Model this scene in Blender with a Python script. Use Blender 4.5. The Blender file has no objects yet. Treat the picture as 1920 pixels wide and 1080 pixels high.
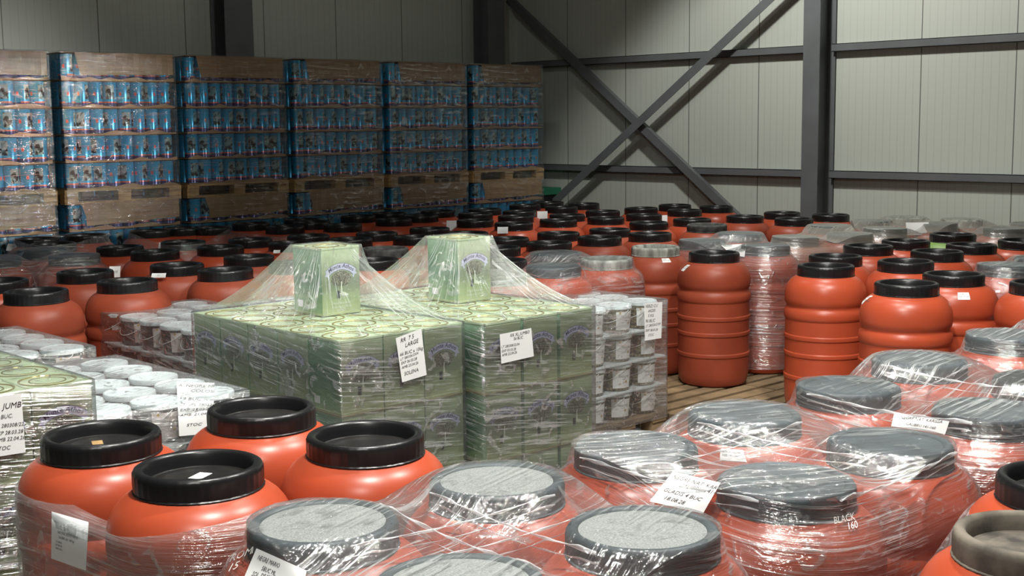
import bpy, bmesh, math, random, json
import numpy as np
from mathutils import Vector, Matrix
from mathutils.bvhtree import BVHTree
random.seed(7); RNG = np.random.RandomState(5)
S = bpy.context.scene; COL = S.collection; PI = math.pi

# ---------------------------------------------------------------- camera
CAM_H = 2.174; FPX = 2420.0
RW = Matrix(((0.7240891, 0.0965523, -0.6829148), (-0.6896152, 0.0852474, -0.7191410), (-0.0112180, 0.9916706, 0.1283107)))

cam_d = bpy.data.cameras.new('camera'); cam = bpy.data.objects.new('camera', cam_d); COL.objects.link(cam)
cam_d.sensor_width = 36.0; cam_d.lens = FPX / 1920 * 36; cam_d.clip_start = 0.05; cam_d.clip_end = 100
_q = RW.to_quaternion(); _q.normalize(); RW = _q.to_matrix()
cam.rotation_mode = 'QUATERNION'; cam.rotation_quaternion = _q; cam.location = (0, 0, CAM_H)
S.camera = cam
S.view_settings.view_transform = 'Standard'; S.view_settings.look = 'None'
S.view_settings.exposure = 0.0; S.view_settings.gamma = 1.0; S.view_settings.use_curve_mapping = False
S.cycles.transparent_max_bounces = 28; S.cycles.max_bounces = 7
# ---------------------------------------------------------------- light
W = bpy.data.worlds.new('world'); S.world = W; W.use_nodes = True
W.node_tree.nodes['Background'].inputs[0].default_value = (0.75, 0.8, 0.85, 1)
W.node_tree.nodes['Background'].inputs[1].default_value = 0.02

def spot(name, loc, target, power, angle, blend=0.5, radius=0.16, col=(1, 0.985, 0.93)):
    l = bpy.data.lights.new(name, 'SPOT'); l.energy = power; l.spot_size = math.radians(angle); l.spot_blend = blend
    l.shadow_soft_size = radius; l.color = col
    o = bpy.data.objects.new(name, l); COL.objects.link(o); o.location = loc
    o.rotation_mode = 'QUATERNION'; o.rotation_quaternion = (Vector(target) - Vector(loc)).to_track_quat('-Z', 'Y')
    return o
spot('ceiling_lamp_near', (2.3, 2.3, 6.3), (3.1, 3.2, 0.8), 1600, 96, 0.6)
spot('fill_lamp_camera', (-0.4, 0.4, 5.4), (3.2, 4.2, 0.8), 520, 80, 0.6)  # added fill above the camera, brightens the faces turned towards it
spot('ceiling_lamp_right', (5.3, 2.3, 6.3), (5.3, 3.2, 0.8), 1120, 100, 0.6)
spot('ceiling_lamp_aisle', (5.4, 4.6, 6.3), (5.8, 5.4, 0.8), 560, 96, 0.6)
spot('ceiling_lamp_middle', (8.6, 5.6, 6.3), (9.0, 5.6, 0.8), 440, 100, 0.7)
spot('ceiling_lamp_left', (2.8, 6.0, 6.0), (3.4, 6.8, 0.8), 330, 86, 0.8)
spot('ceiling_lamp_wall', (9.9, 7.9, 5.5), (12.9, 8.0, 0.4), 640, 100, 0.35)
spot('glint_lamp_stacks', (7.25, 7.2, 3.1), (5.1, 12.3, 2.1), 240, 40, 0.9, 0.10)  # added low narrow spot, set where the stack film mirrors it as glints
spot('glint_lamp_stacks', (8.15, 7.2, 2.9), (5.7, 12.3, 2.1), 240, 40, 0.9, 0.10)  # second added glint spot, hung well below the ceiling
spot('fill_lamp_far', (7.6, 9.4, 6.6), (7.8, 11.8, 0.8), 75, 150, 0.3)  # added weak wide fill in place of ambient light on left wall and stack tops

# ---------------------------------------------------------------- materials
def new_mat(name):
    m = bpy.data.materials.new(name); m.use_nodes = True
    return m, m.node_tree.nodes, m.node_tree.links, m.node_tree.nodes['Principled BSDF']
def pmat(name, col, rough=0.5, metal=0.0, noise=0.0, nscale=20.0, spec=0.5, bump=0.0, col2=None, stretch=None, detail=4):
    m, N, L, P = new_mat(name)
    P.inputs['Base Color'].default_value = (*col, 1); P.inputs['Roughness'].default_value = rough
    P.inputs['Metallic'].default_value = metal; P.inputs['Specular IOR Level'].default_value = spec
    if noise or bump or col2:
        tc = N.new('ShaderNodeTexCoord'); mp = N.new('ShaderNodeMapping'); nz = N.new('ShaderNodeTexNoise')
        L.new(tc.outputs['Object'], mp.inputs['Vector']); L.new(mp.outputs[0], nz.inputs['Vector'])
        if stretch: mp.inputs['Scale'].default_value = stretch
        nz.inputs['Scale'].default_value = nscale; nz.inputs['Detail'].default_value = detail
        if noise or col2:
            r = N.new('ShaderNodeValToRGB'); L.new(nz.outputs['Fac'], r.inputs['Fac'])
            r.color_ramp.elements[0].position = 0.35; r.color_ramp.elements[1].position = 0.68
            c2 = col2 if col2 else tuple(c * (1 - noise) for c in col)
            r.color_ramp.elements[0].color = (*c2, 1); r.color_ramp.elements[1].color = (*col, 1)
            L.new(r.outputs['Color'], P.inputs['Base Color'])
        if bump:
            b = N.new('ShaderNodeBump'); b.inputs['Strength'].default_value = bump; b.inputs['Distance'].default_value = 0.01
            L.new(nz.outputs['Fac'], b.inputs['Height']); L.new(b.outputs[0], P.inputs['Normal'])
    return m
M = {}
M['barrel'] = pmat('red_barrel_plastic', (0.46, 0.074, 0.030), 0.34, noise=0.18, nscale=3.0, spec=0.42)
M['barrel_dusty'] = pmat('dusty_red_barrel_plastic', (0.34, 0.066, 0.032), 0.42, noise=0.3, nscale=3.0, spec=0.3)
M['barrel_green'] = pmat('green_barrel_plastic', (0.17, 0.30, 0.06), 0.5)
M['lid'] = pmat('black_lid_plastic', (0.010, 0.010, 0.011), 0.32, spec=0.5)
M['lid_disc'] = pmat('black_lid_centre', (0.016, 0.015, 0.014), 0.45, noise=0.5, nscale=9, spec=0.4)
M['lid_film'] = pmat('lid_under_film', (0.075, 0.095, 0.105), 0.5, col2=(0.035, 0.045, 0.05), nscale=6, spec=0.4)
M['lid_dust'] = pmat('dust_covered_lid', (0.40, 0.41, 0.385), 0.8, col2=(0.19, 0.20, 0.19), nscale=210, spec=0.2, detail=6)
M['lid_grey'] = pmat('grey_dusty_lid', (0.11, 0.115, 0.11), 0.7, col2=(0.03, 0.03, 0.03), nscale=14, spec=0.3)
M['lid_white'] = pmat('whitish_dusty_lid', (0.47, 0.49, 0.44), 0.8, col2=(0.14, 0.15, 0.13), nscale=16, spec=0.2, stretch=(1, 1, 0.35), detail=7)
M['lid_brown'] = pmat('brown_dusty_lid', (0.20, 0.175, 0.14), 0.75, col2=(0.05, 0.045, 0.04), nscale=9, spec=0.2, detail=6)
M['paper'] = pmat('white_paper', (0.80, 0.81, 0.80), 0.7, noise=0.05, nscale=8)
M['ink'] = pmat('black_ink', (0.03, 0.015, 0.02), 0.6)
M['ink_grey'] = pmat('grey_ink', (0.10, 0.10, 0.11), 0.6)
M['chalk'] = pmat('white_marker', (0.85, 0.85, 0.82), 0.6)
M['steel'] = pmat('grey_painted_steel', (0.15, 0.162, 0.168), 0.45, noise=0.15, nscale=3)
M['wood'] = pmat('pallet_wood', (0.50, 0.33, 0.15), 0.75, col2=(0.30, 0.19, 0.085), nscale=3, stretch=(2, 2, 14), spec=0.2)
M['wood_dark'] = pmat('dark_pallet_wood', (0.26, 0.18, 0.10), 0.8, col2=(0.12, 0.085, 0.05), nscale=4, spec=0.2)  # darker brown than pallet_wood
M['card'] = pmat('brown_cardboard', (0.34, 0.225, 0.125), 0.8, col2=(0.25, 0.16, 0.085), nscale=2.2, stretch=(1, 1, 12), spec=0.2)
M['gold'] = pmat('gold_tin_lid', (0.46, 0.36, 0.12), 0.24, metal=0.5, col2=(0.22, 0.17, 0.05), nscale=12)
M['ribbon'] = pmat('lavender_ribbon_print', (0.42, 0.43, 0.58), 0.4)
M['navy'] = pmat('navy_print', (0.03, 0.03, 0.10), 0.4)
M['white_print'] = pmat('white_print', (0.62, 0.66, 0.55), 0.4)
M['dark_print'] = pmat('dark_print', (0.02, 0.025, 0.03), 0.4)
M['tree'] = pmat('tree_print', (0.26, 0.26, 0.19), 0.4, col2=(0.03, 0.03, 0.02), nscale=160, detail=6)
M['bucket_lid'] = pmat('white_bucket_lid', (0.74, 0.80, 0.80), 0.35, noise=0.06, nscale=5)
M['bucket_label'] = pmat('white_bucket_label', (0.86, 0.86, 0.82), 0.45)
M['bucket_label_pink'] = pmat('pale_bucket_label', (0.62, 0.55, 0.52), 0.5)
M['emblem'] = pmat('olive_emblem_print', (0.42, 0.28, 0.05), 0.5)
M['white_plastic'] = pmat('white_plastic', (0.8, 0.82, 0.8), 0.35)
M['can_metal'] = pmat('can_metal', (0.35, 0.38, 0.42), 0.25, metal=0.9)
M['floor'] = pmat('concrete_floor', (0.20, 0.20, 0.19), 0.55, noise=0.25, nscale=1.2, bump=0.05)
M['ceiling'] = pmat('grey_ceiling_panel', (0.25, 0.25, 0.24), 0.7)
M['green_plastic'] = pmat('green_crate_plastic', (0.02, 0.16, 0.09), 0.5)

def olive_mat(name, a, b, c):
    m, N, L, P = new_mat(name)
    tc = N.new('ShaderNodeTexCoord'); v = N.new('ShaderNodeTexVoronoi'); v.inputs['Scale'].default_value = 48
    L.new(tc.outputs['Object'], v.inputs['Vector'])
    r = N.new('ShaderNodeValToRGB'); e = r.color_ramp.elements
    e[0].position = 0.1; e[0].color = (*a, 1); e[1].position = 0.75; e[1].color = (*c, 1)
    x = e.new(0.4); x.color = (*b, 1)
    L.new(v.outputs['Distance'], r.inputs['Fac']); L.new(r.outputs[0], P.inputs['Base Color'])
    P.inputs['Roughness'].default_value = 0.25
    b_ = N.new('ShaderNodeBump'); b_.inputs['Strength'].default_value = 0.3; b_.inputs['Distance'].default_value = 0.004
    L.new(v.outputs['Distance'], b_.inputs['Height']); L.new(b_.outputs[0], P.inputs['Normal'])
    return m
M['olives_green'] = olive_mat('tub_of_green_olives', (0.32, 0.29, 0.15), (0.19, 0.165, 0.085), (0.04, 0.035, 0.02))
M['olives_dark'] = olive_mat('tub_of_black_olives', (0.07, 0.08, 0.085), (0.045, 0.05, 0.055), (0.015, 0.016, 0.018))

def panel_mat():
    m, N, L, P = new_mat('white_sandwich_panel')
    P.inputs['Base Color'].default_value = (0.56, 0.60, 0.535, 1); P.inputs['Roughness'].default_value = 0.38
    tc = N.new('ShaderNodeTexCoord'); sp = N.new('ShaderNodeSeparateXYZ'); L.new(tc.outputs['Object'], sp.inputs[0])
    ad = N.new('ShaderNodeMath'); ad.operation = 'ADD'; L.new(sp.outputs[0], ad.inputs[0]); L.new(sp.outputs[1], ad.inputs[1])
    def saw(period, width):
        a = N.new('ShaderNodeMath'); a.operation = 'PINGPONG'; a.inputs[1].default_value = period / 2; L.new(ad.outputs[0], a.inputs[0])
        b = N.new('ShaderNodeMath'); b.operation = 'LESS_THAN'; b.inputs[1].default_value = width / 2; L.new(a.outputs[0], b.inputs[0]); return b
    s1 = saw(0.09, 0.010); s2 = saw(1.08, 0.012)
    mx = N.new('ShaderNodeMix'); mx.data_type = 'RGBA'; mx.inputs[6].default_value = (0.56, 0.60, 0.535, 1); mx.inputs[7].default_value = (0.51, 0.545, 0.49, 1)
    L.new(s1.outputs[0], mx.inputs[0])
    m2 = N.new('ShaderNodeMix'); m2.data_type = 'RGBA'; m2.inputs[7].default_value = (0.16, 0.16, 0.15, 1)
    L.new(mx.outputs[2], m2.inputs[6]); L.new(s2.outputs[0], m2.inputs[0]); L.new(m2.outputs[2], P.inputs['Base Color'])
    b = N.new('ShaderNodeBump'); b.inputs['Strength'].default_value = 0.35; b.inputs['Distance'].default_value = 0.004; b.invert = True
    L.new(s1.outputs[0], b.inputs['Height']); L.new(b.outputs[0], P.inputs['Normal'])
    return m
M['panel'] = panel_mat()

def tin_mat(name, stops):
    m, N, L, P = new_mat(name)
    tc = N.new('ShaderNodeTexCoord'); sp = N.new('ShaderNodeSeparateXYZ'); L.new(tc.outputs['Object'], sp.inputs[0])
    nz = N.new('ShaderNodeTexNoise'); nz.inputs['Scale'].default_value = 7; nz.inputs['Detail'].default_value = 5
    mp = N.new('ShaderNodeMapping'); mp.inputs['Scale'].default_value = (1, 1, 6); L.new(tc.outputs['Object'], mp.inputs[0]); L.new(mp.outputs[0], nz.inputs['Vector'])
    a = N.new('ShaderNodeMath'); a.operation = 'MULTIPLY'; a.inputs[1].default_value = 1 / 0.35; L.new(sp.outputs[2], a.inputs[0])
    b = N.new('ShaderNodeMath'); b.operation = 'MULTIPLY_ADD'; b.inputs[1].default_value = 0.28; b.inputs[2].default_value = -0.14; L.new(nz.outputs['Fac'], b.inputs[0])
    c = N.new('ShaderNodeMath'); c.operation = 'ADD'; L.new(a.outputs[0], c.inputs[0]); L.new(b.outputs[0], c.inputs[1])
    r = N.new('ShaderNodeValToRGB'); e = r.color_ramp.elements
    e[0].position = stops[0][0]; e[0].color = (*stops[0][1], 1); e[1].position = stops[-1][0]; e[1].color = (*stops[-1][1], 1)
    for p, q in stops[1:-1]:
        x = e.new(p); x.color = (*q, 1)
    L.new(c.outputs[0], r.inputs[0]); L.new(r.outputs[0], P.inputs['Base Color']); P.inputs['Roughness'].default_value = 0.35
    return m
M['tin_front'] = tin_mat('green_tin_front_print', [(0, (.42, .47, .27)), (.22, (.30, .37, .20)), (.45, (.16, .20, .13)), (.7, (.27, .33, .21)), (.9, (.40, .48, .31)), (1, (.47, .56, .38))])
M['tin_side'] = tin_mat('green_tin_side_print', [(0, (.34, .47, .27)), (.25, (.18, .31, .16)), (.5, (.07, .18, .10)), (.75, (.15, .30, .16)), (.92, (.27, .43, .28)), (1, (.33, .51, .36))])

def can_mat():
    m, N, L, P = new_mat('blue_can_print')
    tc = N.new('ShaderNodeTexCoord'); sp = N.new('ShaderNodeSeparateXYZ'); L.new(tc.outputs['Object'], sp.inputs[0])
    at = N.new('ShaderNodeMath'); at.operation = 'ARCTAN2'; L.new(sp.outputs[1], at.inputs[0]); L.new(sp.outputs[0], at.inputs[1])
    pp = N.new('ShaderNodeMath'); pp.operation = 'PINGPONG'; pp.inputs[1].default_value = PI / 2; L.new(at.outputs[0], pp.inputs[0])
    def cmp(src, thr, op='LESS_THAN'):
        n = N.new('ShaderNodeMath'); n.operation = op; n.inputs[1].default_value = thr; L.new(src, n.inputs[0]); return n.outputs[0]
    def mul(a, b):
        n = N.new('ShaderNodeMath'); n.operation = 'MULTIPLY'; L.new(a, n.inputs[0]); L.new(b, n.inputs[1]); return n.outputs[0]
    z = sp.outputs[2]
    win = mul(mul(cmp(pp.outputs[0], 0.62), cmp(z, 0.075, 'GREATER_THAN')), cmp(z, 0.215))
    nz = N.new('ShaderNodeTexNoise'); nz.inputs['Scale'].default_value = 17; nz.inputs['Detail'].default_value = 3; L.new(tc.outputs['Object'], nz.inputs['Vector'])
    rp = N.new('ShaderNodeValToRGB'); e = rp.color_ramp.elements; e[0].position = 0.44; e[0].color = (0.02, 0.03, 0.03, 1); e[1].position = 0.52; e[1].color = (0.20, 0.34, 0.36, 1)
    L.new(nz.outputs['Fac'], rp.inputs[0])
    def mix(f, a, b):
        x = N.new('ShaderNodeMix'); x.data_type = 'RGBA'; L.new(f, x.inputs[0])
        for i, v in ((6, a), (7, b)):
            if isinstance(v, tuple): x.inputs[i].default_value = (*v, 1)
            else: L.new(v, x.inputs[i])
        return x.outputs[2]
    c = mix(win, (0.02, 0.33, 0.58), rp.outputs[0])
    dot = mul(mul(cmp(pp.outputs[0], 1.40, 'GREATER_THAN'), cmp(z, 0.11, 'GREATER_THAN')), cmp(z, 0.145))
    c = mix(dot, c, (0.55, 0.16, 0.14))
    c = mix(cmp(z, 0.042), c, (0.05, 0.05, 0.16))
    rd = mul(cmp(z, 0.052), cmp(z, 0.038, 'GREATER_THAN'))
    c = mix(mul(rd, cmp(pp.outputs[0], 1.1)), c, (0.62, 0.14, 0.10))
    L.new(c, P.inputs['Base Color']); P.inputs['Roughness'].default_value = 0.25; P.inputs['Metallic'].default_value = 0.35
    return m
M['can'] = can_mat()

def film_mat(name, haze=0.07, streak=0.42, gloss=0.22, rough=0.10, bump=0.6, dist=0.012, sx=1.6, sy=46.0, crease=11.0, tint=(0.97, 0.985, 1.0), dusty=None, veil=0.12, cover=(0.35, 0.68)):
    m = bpy.data.materials.new(name); m.use_nodes = True; N = m.node_tree.nodes; L = m.node_tree.links; N.clear()
    out = N.new('ShaderNodeOutputMaterial'); uv = N.new('ShaderNodeUVMap')
    def noise(scale, s, det=3, dis=0.0):
        mp = N.new('ShaderNodeMapping'); mp.inputs['Scale'].default_value = (*s, 1); L.new(uv.outputs[0], mp.inputs[0])
        n = N.new('ShaderNodeTexNoise'); n.inputs['Scale'].default_value = scale; n.inputs['Detail'].default_value = det; n.inputs['Distortion'].default_value = dis
        L.new(mp.outputs[0], n.inputs['Vector']); return n.outputs['Fac']
    def ma(op, a, b, c=None):
        n = N.new('ShaderNodeMath'); n.operation = op
        for i, v in enumerate((a, b, c)):
            if v is None: continue
            if isinstance(v, (int, float)): n.inputs[i].default_value = v
            else: L.new(v, n.inputs[i])
        return n.outputs[0]
    s1 = noise(1.0, (sx, sy), 4, 0.3); s2 = noise(1.0, (sx * 3.2, sy * 2.6), 3, 0.5); cr = noise(crease, (1, 1), 5, 1.4); big = noise(2.3, (1, 1), 2)
    fine = noise(75.0, (1, 1), 2, 0.6)
    h = ma('ADD', ma('ADD', ma('MULTIPLY', s1, 0.9), ma('MULTIPLY', fine, 0.10)), ma('ADD', ma('MULTIPLY', s2, 0.35), ma('MULTIPLY', cr, 0.75)))
    bp = N.new('ShaderNodeBump'); bp.inputs['Strength'].default_value = bump; bp.inputs['Distance'].default_value = dist; L.new(h, bp.inputs['Height'])
    tr = N.new('ShaderNodeBsdfTransparent'); tr.inputs[0].default_value = (*tint, 1)
    gl = N.new('ShaderNodeBsdfGlossy'); gl.inputs['Roughness'].default_value = rough; gl.inputs[0].default_value = (1, 1, 1, 1); L.new(bp.outputs[0], gl.inputs['Normal'])
    df = N.new('ShaderNodeBsdfDiffuse'); df.inputs[0].default_value = (0.80, 0.84, 0.84, 1) if not dusty else (*dusty, 1)
    tl = N.new('ShaderNodeBsdfTranslucent'); tl.inputs[0].default_value = (0.8, 0.84, 0.84, 1)
    L.new(bp.outputs[0], df.inputs['Normal'])
    wh = N.new('ShaderNodeMixShader'); wh.inputs[0].default_value = 0.35; L.new(df.outputs[0], wh.inputs[1]); L.new(tl.outputs[0], wh.inputs[2])
    lw = N.new('ShaderNodeLayerWeight'); lw.inputs['Blend'].default_value = 0.35
    def smooth(x, a, b):
        n = N.new('ShaderNodeMapRange'); n.interpolation_type = 'SMOOTHSTEP'; n.inputs[1].default_value = a; n.inputs[2].default_value = b; L.new(x, n.inputs[0]); return n.outputs[0]
    mask = ma('MULTIPLY', smooth(ma('ADD', ma('MULTIPLY', s1, 0.6), ma('MULTIPLY', s2, 0.4)), 0.515, 0.60), smooth(big, *cover))
    crm = smooth(cr, 0.57, 0.66); patch = smooth(big, 0.42, 0.62)
    hz = ma('ADD', ma('ADD', haze, ma('MULTIPLY', mask, streak)), ma('ADD', ma('MULTIPLY', crm, streak * 0.35), ma('ADD', ma('MULTIPLY', patch, veil), ma('MULTIPLY', lw.outputs['Facing'], 0.05))))
    hz = ma('MINIMUM', hz, 0.9)
    m1 = N.new('ShaderNodeMixShader'); L.new(hz, m1.inputs[0]); L.new(tr.outputs[0], m1.inputs[1]); L.new(wh.outputs[0], m1.inputs[2])
    gf = ma('ADD', gloss * 0.22, ma('ADD', ma('MULTIPLY', lw.outputs['Fresnel'], gloss * 0.8), ma('MULTIPLY', ma('MAXIMUM', crm, mask), gloss * 0.75))); gf = ma('MINIMUM', gf, 0.8)
    m2 = N.new('ShaderNodeMixShader'); L.new(gf, m2.inputs[0]); L.new(m1.outputs[0], m2.inputs[1]); L.new(gl.outputs[0], m2.inputs[2])
    L.new(m2.outputs[0], out.inputs[0]); return m
M['film'] = film_mat('stretch_film', haze=0.035, streak=0.62, gloss=0.42, rough=0.11, bump=1.0, dist=0.011, veil=0.05, sx=2.0, sy=56)
M['film_waist'] = film_mat('stretch_film_at_barrel_waist', haze=0.10, streak=0.42, gloss=0.45, rough=0.13, bump=1.0, dist=0.014, veil=0.08, sx=2, sy=60)
M['film_tin'] = film_mat('stretch_film_on_tins', haze=0.02, streak=0.80, gloss=0.66, rough=0.12, sx=2.4, sy=62, bump=1.0, dist=0.018, veil=0.02, cover=(0.36, 0.60))
M['film_tent'] = film_mat('stretch_film_tent', haze=0.010, streak=0.60, gloss=0.36, rough=0.10, sx=1.2, sy=70, bump=1.0, dist=0.012, veil=0.0, cover=(0.38, 0.62), crease=7)
M['film_bucket'] = film_mat('stretch_film_on_buckets', haze=0.04, streak=0.6, gloss=0.55, rough=0.12, crease=24, bump=1.0, dist=0.016, veil=0.08, sx=2.4, sy=50)
M['film_dusty'] = film_mat('dusty_stretch_film', haze=0.36, streak=0.3, gloss=0.25, rough=0.25, dusty=(0.46, 0.46, 0.40))
M['film_stack'] = film_mat('stretch_film_on_can_stack', haze=0.004, streak=0.02, gloss=0.26, rough=0.06, bump=0.9, dist=0.013, sx=2.6, sy=34, crease=5, veil=0.0, cover=(0.3, 0.5))

M['strand'] = pmat('twisted_film_strand', (0.82, 0.85, 0.86), 0.18, spec=0.9)
M['strand'].node_tree.nodes['Principled BSDF'].inputs['Alpha'].default_value = 0.5

# ---------------------------------------------------------------- helpers
def tag(o, label=None, cat=None, group=None, kind=None):
    if label: o['label'] = label
    if cat: o['category'] = cat
    if group: o['group'] = group
    if kind: o['kind'] = kind
    return o
def empty(name, loc=(0, 0, 0), rz=0.0):
    o = bpy.data.objects.new(name, None); o.empty_display_size = 0.1; COL.objects.link(o); o.location = loc; o.rotation_euler = (0, 0, rz); return o
def mesh(name, V, F, mats, parent=None, smooth=False, fm=None, loc=None):
    me = bpy.data.meshes.new(name); me.from_pydata([tuple(v) for v in V], [], [tuple(f) for f in F])
    for m in (mats if isinstance(mats, (list, tuple)) else [mats]): me.materials.append(m)
    if fm is not None: me.polygons.foreach_set('material_index', list(fm))
    if smooth: me.polygons.foreach_set('use_smooth', [True] * len(me.polygons))
    me.update(); o = bpy.data.objects.new(name, me); COL.objects.link(o)
    if parent: o.parent = parent
    if loc: o.location = loc
    return o
def sharp(o, ang=40):
    try: o.data.set_sharp_from_angle(angle=math.radians(ang))
    except Exception: pass
    return o
class MB:
    def __init__(s): s.V = []; s.F = []; s.m = []
    def box(s, a, b, mi=0, bev=0.0):
        x0, y0, z0 = a; x1, y1, z1 = b; n = len(s.V)
        s.V += [(x0, y0, z0), (x1, y0, z0), (x1, y1, z0), (x0, y1, z0), (x0, y0, z1), (x1, y0, z1), (x1, y1, z1), (x0, y1, z1)]
        s.F += [(n, n+3, n+2, n+1), (n+4, n+5, n+6, n+7), (n, n+1, n+5, n+4), (n+1, n+2, n+6, n+5), (n+2, n+3, n+7, n+6), (n+3, n, n+4, n+7)]
        s.m += [mi] * 6; return s
    def add(s, V, F, mi=0):
        n = len(s.V); s.V += [tuple(v) for v in V]; s.F += [tuple(i + n for i in f) for f in F]; s.m += [mi] * len(F); return s
    def lathe(s, prof, n=48, mi=0, cx=0, cy=0, rib=None):
        k = len(s.V); m = len(prof)
        for i in range(n):
            a = 2 * PI * i / n; c, q = math.cos(a), math.sin(a)
            for j, (r, z) in enumerate(prof):
                rr = r + (rib(i, j) if rib else 0); s.V.append((cx + rr * c, cy + rr * q, z))
        for i in range(n):
            i2 = (i + 1) % n
            for j in range(m - 1):
                s.F.append((k + i * m + j, k + i2 * m + j, k + i2 * m + j + 1, k + i * m + j + 1)); s.m.append(mi)
        return s
    def build(s, name, mats, parent=None, smooth=False, bevel=0.0, loc=None):
        o = mesh(name, s.V, s.F, mats, parent, smooth, s.m, loc)
        if bevel:
            b = o.modifiers.new('bevel', 'BEVEL'); b.width = bevel; b.segments = 2; b.limit_method = 'ANGLE'
        return o
def copy_tree(o, parent=None):
    c = o.copy(); COL.objects.link(c); c.parent = parent
    for ch in list(o.children): copy_tree(ch, c)
    return c
def ray_dir(px, py):
    v = RW @ Vector((px - 960, 540 - py, -FPX)); return v
def on_z(px, py, z):
    r = ray_dir(px, py); t = (z - CAM_H) / r.z; return Vector((0, 0, CAM_H)) + r * t

_fc = {}
def text_verts(txt, size=1.0, shear=0.0, align='LEFT', weight=0.0):
    key = (txt, shear, align, weight)
    if key not in _fc:
        cu = bpy.data.curves.new('t', 'FONT'); cu.body = txt; cu.size = 1.0; cu.shear = shear; cu.align_x = align; cu.resolution_u = 2; cu.offset = weight
        o = bpy.data.objects.new('t', cu); COL.objects.link(o)
        dg = bpy.context.evaluated_depsgraph_get(); dg.update()
        me = bpy.data.meshes.new_from_object(o.evaluated_get(dg))
        _fc[key] = ([tuple(v.co[:2]) for v in me.vertices], [tuple(p.vertices) for p in me.polygons])
        bpy.data.objects.remove(o); bpy.data.curves.remove(cu); bpy.data.meshes.remove(me)
    V, F = _fc[key]
    return [(x * size, y * size) for x, y in V], F

# ---------------------------------------------------------------- room
def struct(name, mb, mat, bevel=0.0):
    o = mb.build(name, mat, bevel=bevel); o['kind'] = 'structure'; return o
XR, YL, ZC = 13.2, 13.76, 7.0
struct('floor', MB().box((-4, -4, -0.27), (XR + .1, YL + .1, -.07)), M['floor'])
struct('wall_right', MB().box((XR, -4, -.27), (XR + .1, YL + .1, ZC)), M['panel'])
struct('wall_left', MB().box((-4, YL, -.27), (XR, YL + .1, ZC)), M['panel'])
struct('wall_back', MB().box((-4.1, -4, -.27), (-4, YL, ZC)), M['panel'])
struct('wall_front', MB().box((-4, -4.1, -.27), (XR, -4, ZC)), M['panel'])
struct('ceiling', MB().box((-4.1, -4.1, ZC), (XR + .1, YL + .1, ZC + .1)), M['ceiling'])

def col_right(y, label):
    mb = MB(); x0, x1 = XR - .36, XR - .02; w = .11
    mb.box((x0, y - w, -.07), (x0 + .016, y + w, ZC)).box((x0 + .016, y - .005, -.07), (x1 - .014, y + .005, ZC)).box((x1 - .014, y - w, -.07), (x1, y + w, ZC))
    o = mb.build('steel_column', M['steel'], bevel=0.003); tag(o, label, 'column')
def col_left(x, w, label):
    mb = MB(); y0, y1 = YL - .34, YL - .02
    mb.box((x - w, y0, -.07), (x + w, y0 + .016, ZC)).box((x - .005, y0 + .016, -.07), (x + .005, y1 - .014, ZC)).box((x - w, y1 - .014, -.07), (x + w, y1, ZC))
    o = mb.build('steel_column', M['steel'], bevel=0.003); tag(o, label, 'column')
col_right(8.50, 'tall grey steel column in front of the lit white right wall')
col_left(8.36, .19, 'dark steel column on the left wall above the can stacks')
col_left(12.50, .15, 'dark steel column beside the far corner of the hall')
for z, lab in ((1.514, 'lower'), (2.97, 'upper')):
    for y0, y1, lb in ((-4, 8.40, 'right of the tall column'), (8.60, YL, 'behind the crossed braces')):
        mb = MB(); mb.box((XR - .10, y0, z - .045), (XR - .012, y1, z - .038)).box((XR - .10, y0, z + .038), (XR - .012, y1, z + .045)).box((XR - .012, y0, z - .045), (XR - .002, y1, z + .045)).box((XR - .10, y0, z - .045), (XR - .094, y1, z + .045))
        o = mb.build('steel_girt', M['steel']); tag(o, f'{lab} horizontal grey steel rail on the white wall, {lb}', 'rail')
def brace(p, q, x, label):
    a = Vector((x, *p)); b = Vector((x, *q)); d = (b - a).normalized(); n = Vector((1, 0, 0)).cross(d); n.normalize(); X = Vector((1, 0, 0))
    V = []; w = .055
    prof = [(-w, 0), (w, 0), (w, .008), (-w + .008, .008), (-w + .008, .07), (-w, .07)]
    for e in (a, b):
        for u, v in prof: V.append(e + n * u + X * v)
    k = len(prof); F = [(i, (i + 1) % k, (i + 1) % k + k, i + k) for i in range(k)] + [tuple(range(k))[::-1], tuple(range(k, 2 * k))]
    o = mesh('steel_brace', V, F, M['steel']); tag(o, label, 'brace')
brace((13.72, 3.91), (8.66, .23), XR - .20, 'diagonal grey steel brace falling from upper left to lower right')
brace((13.6, .42), (8.66, 3.90), XR - .29, 'diagonal grey steel brace rising from lower left to upper right')
# dark equipment box behind the last can stack
g = MB().box((12.35, 12.75, -.07), (13.05, 13.25, 1.22)).build('storage_bin', M['lid'], bevel=.02); tag(g, 'dark bin with a green edge in the far corner beyond the can stacks', 'bin')
MB().box((12.33, 12.73, 1.14), (13.07, 13.27, 1.24)).build('bin_rim', M['green_plastic'], g, bevel=.01)['label'] = 'green rim'

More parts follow.
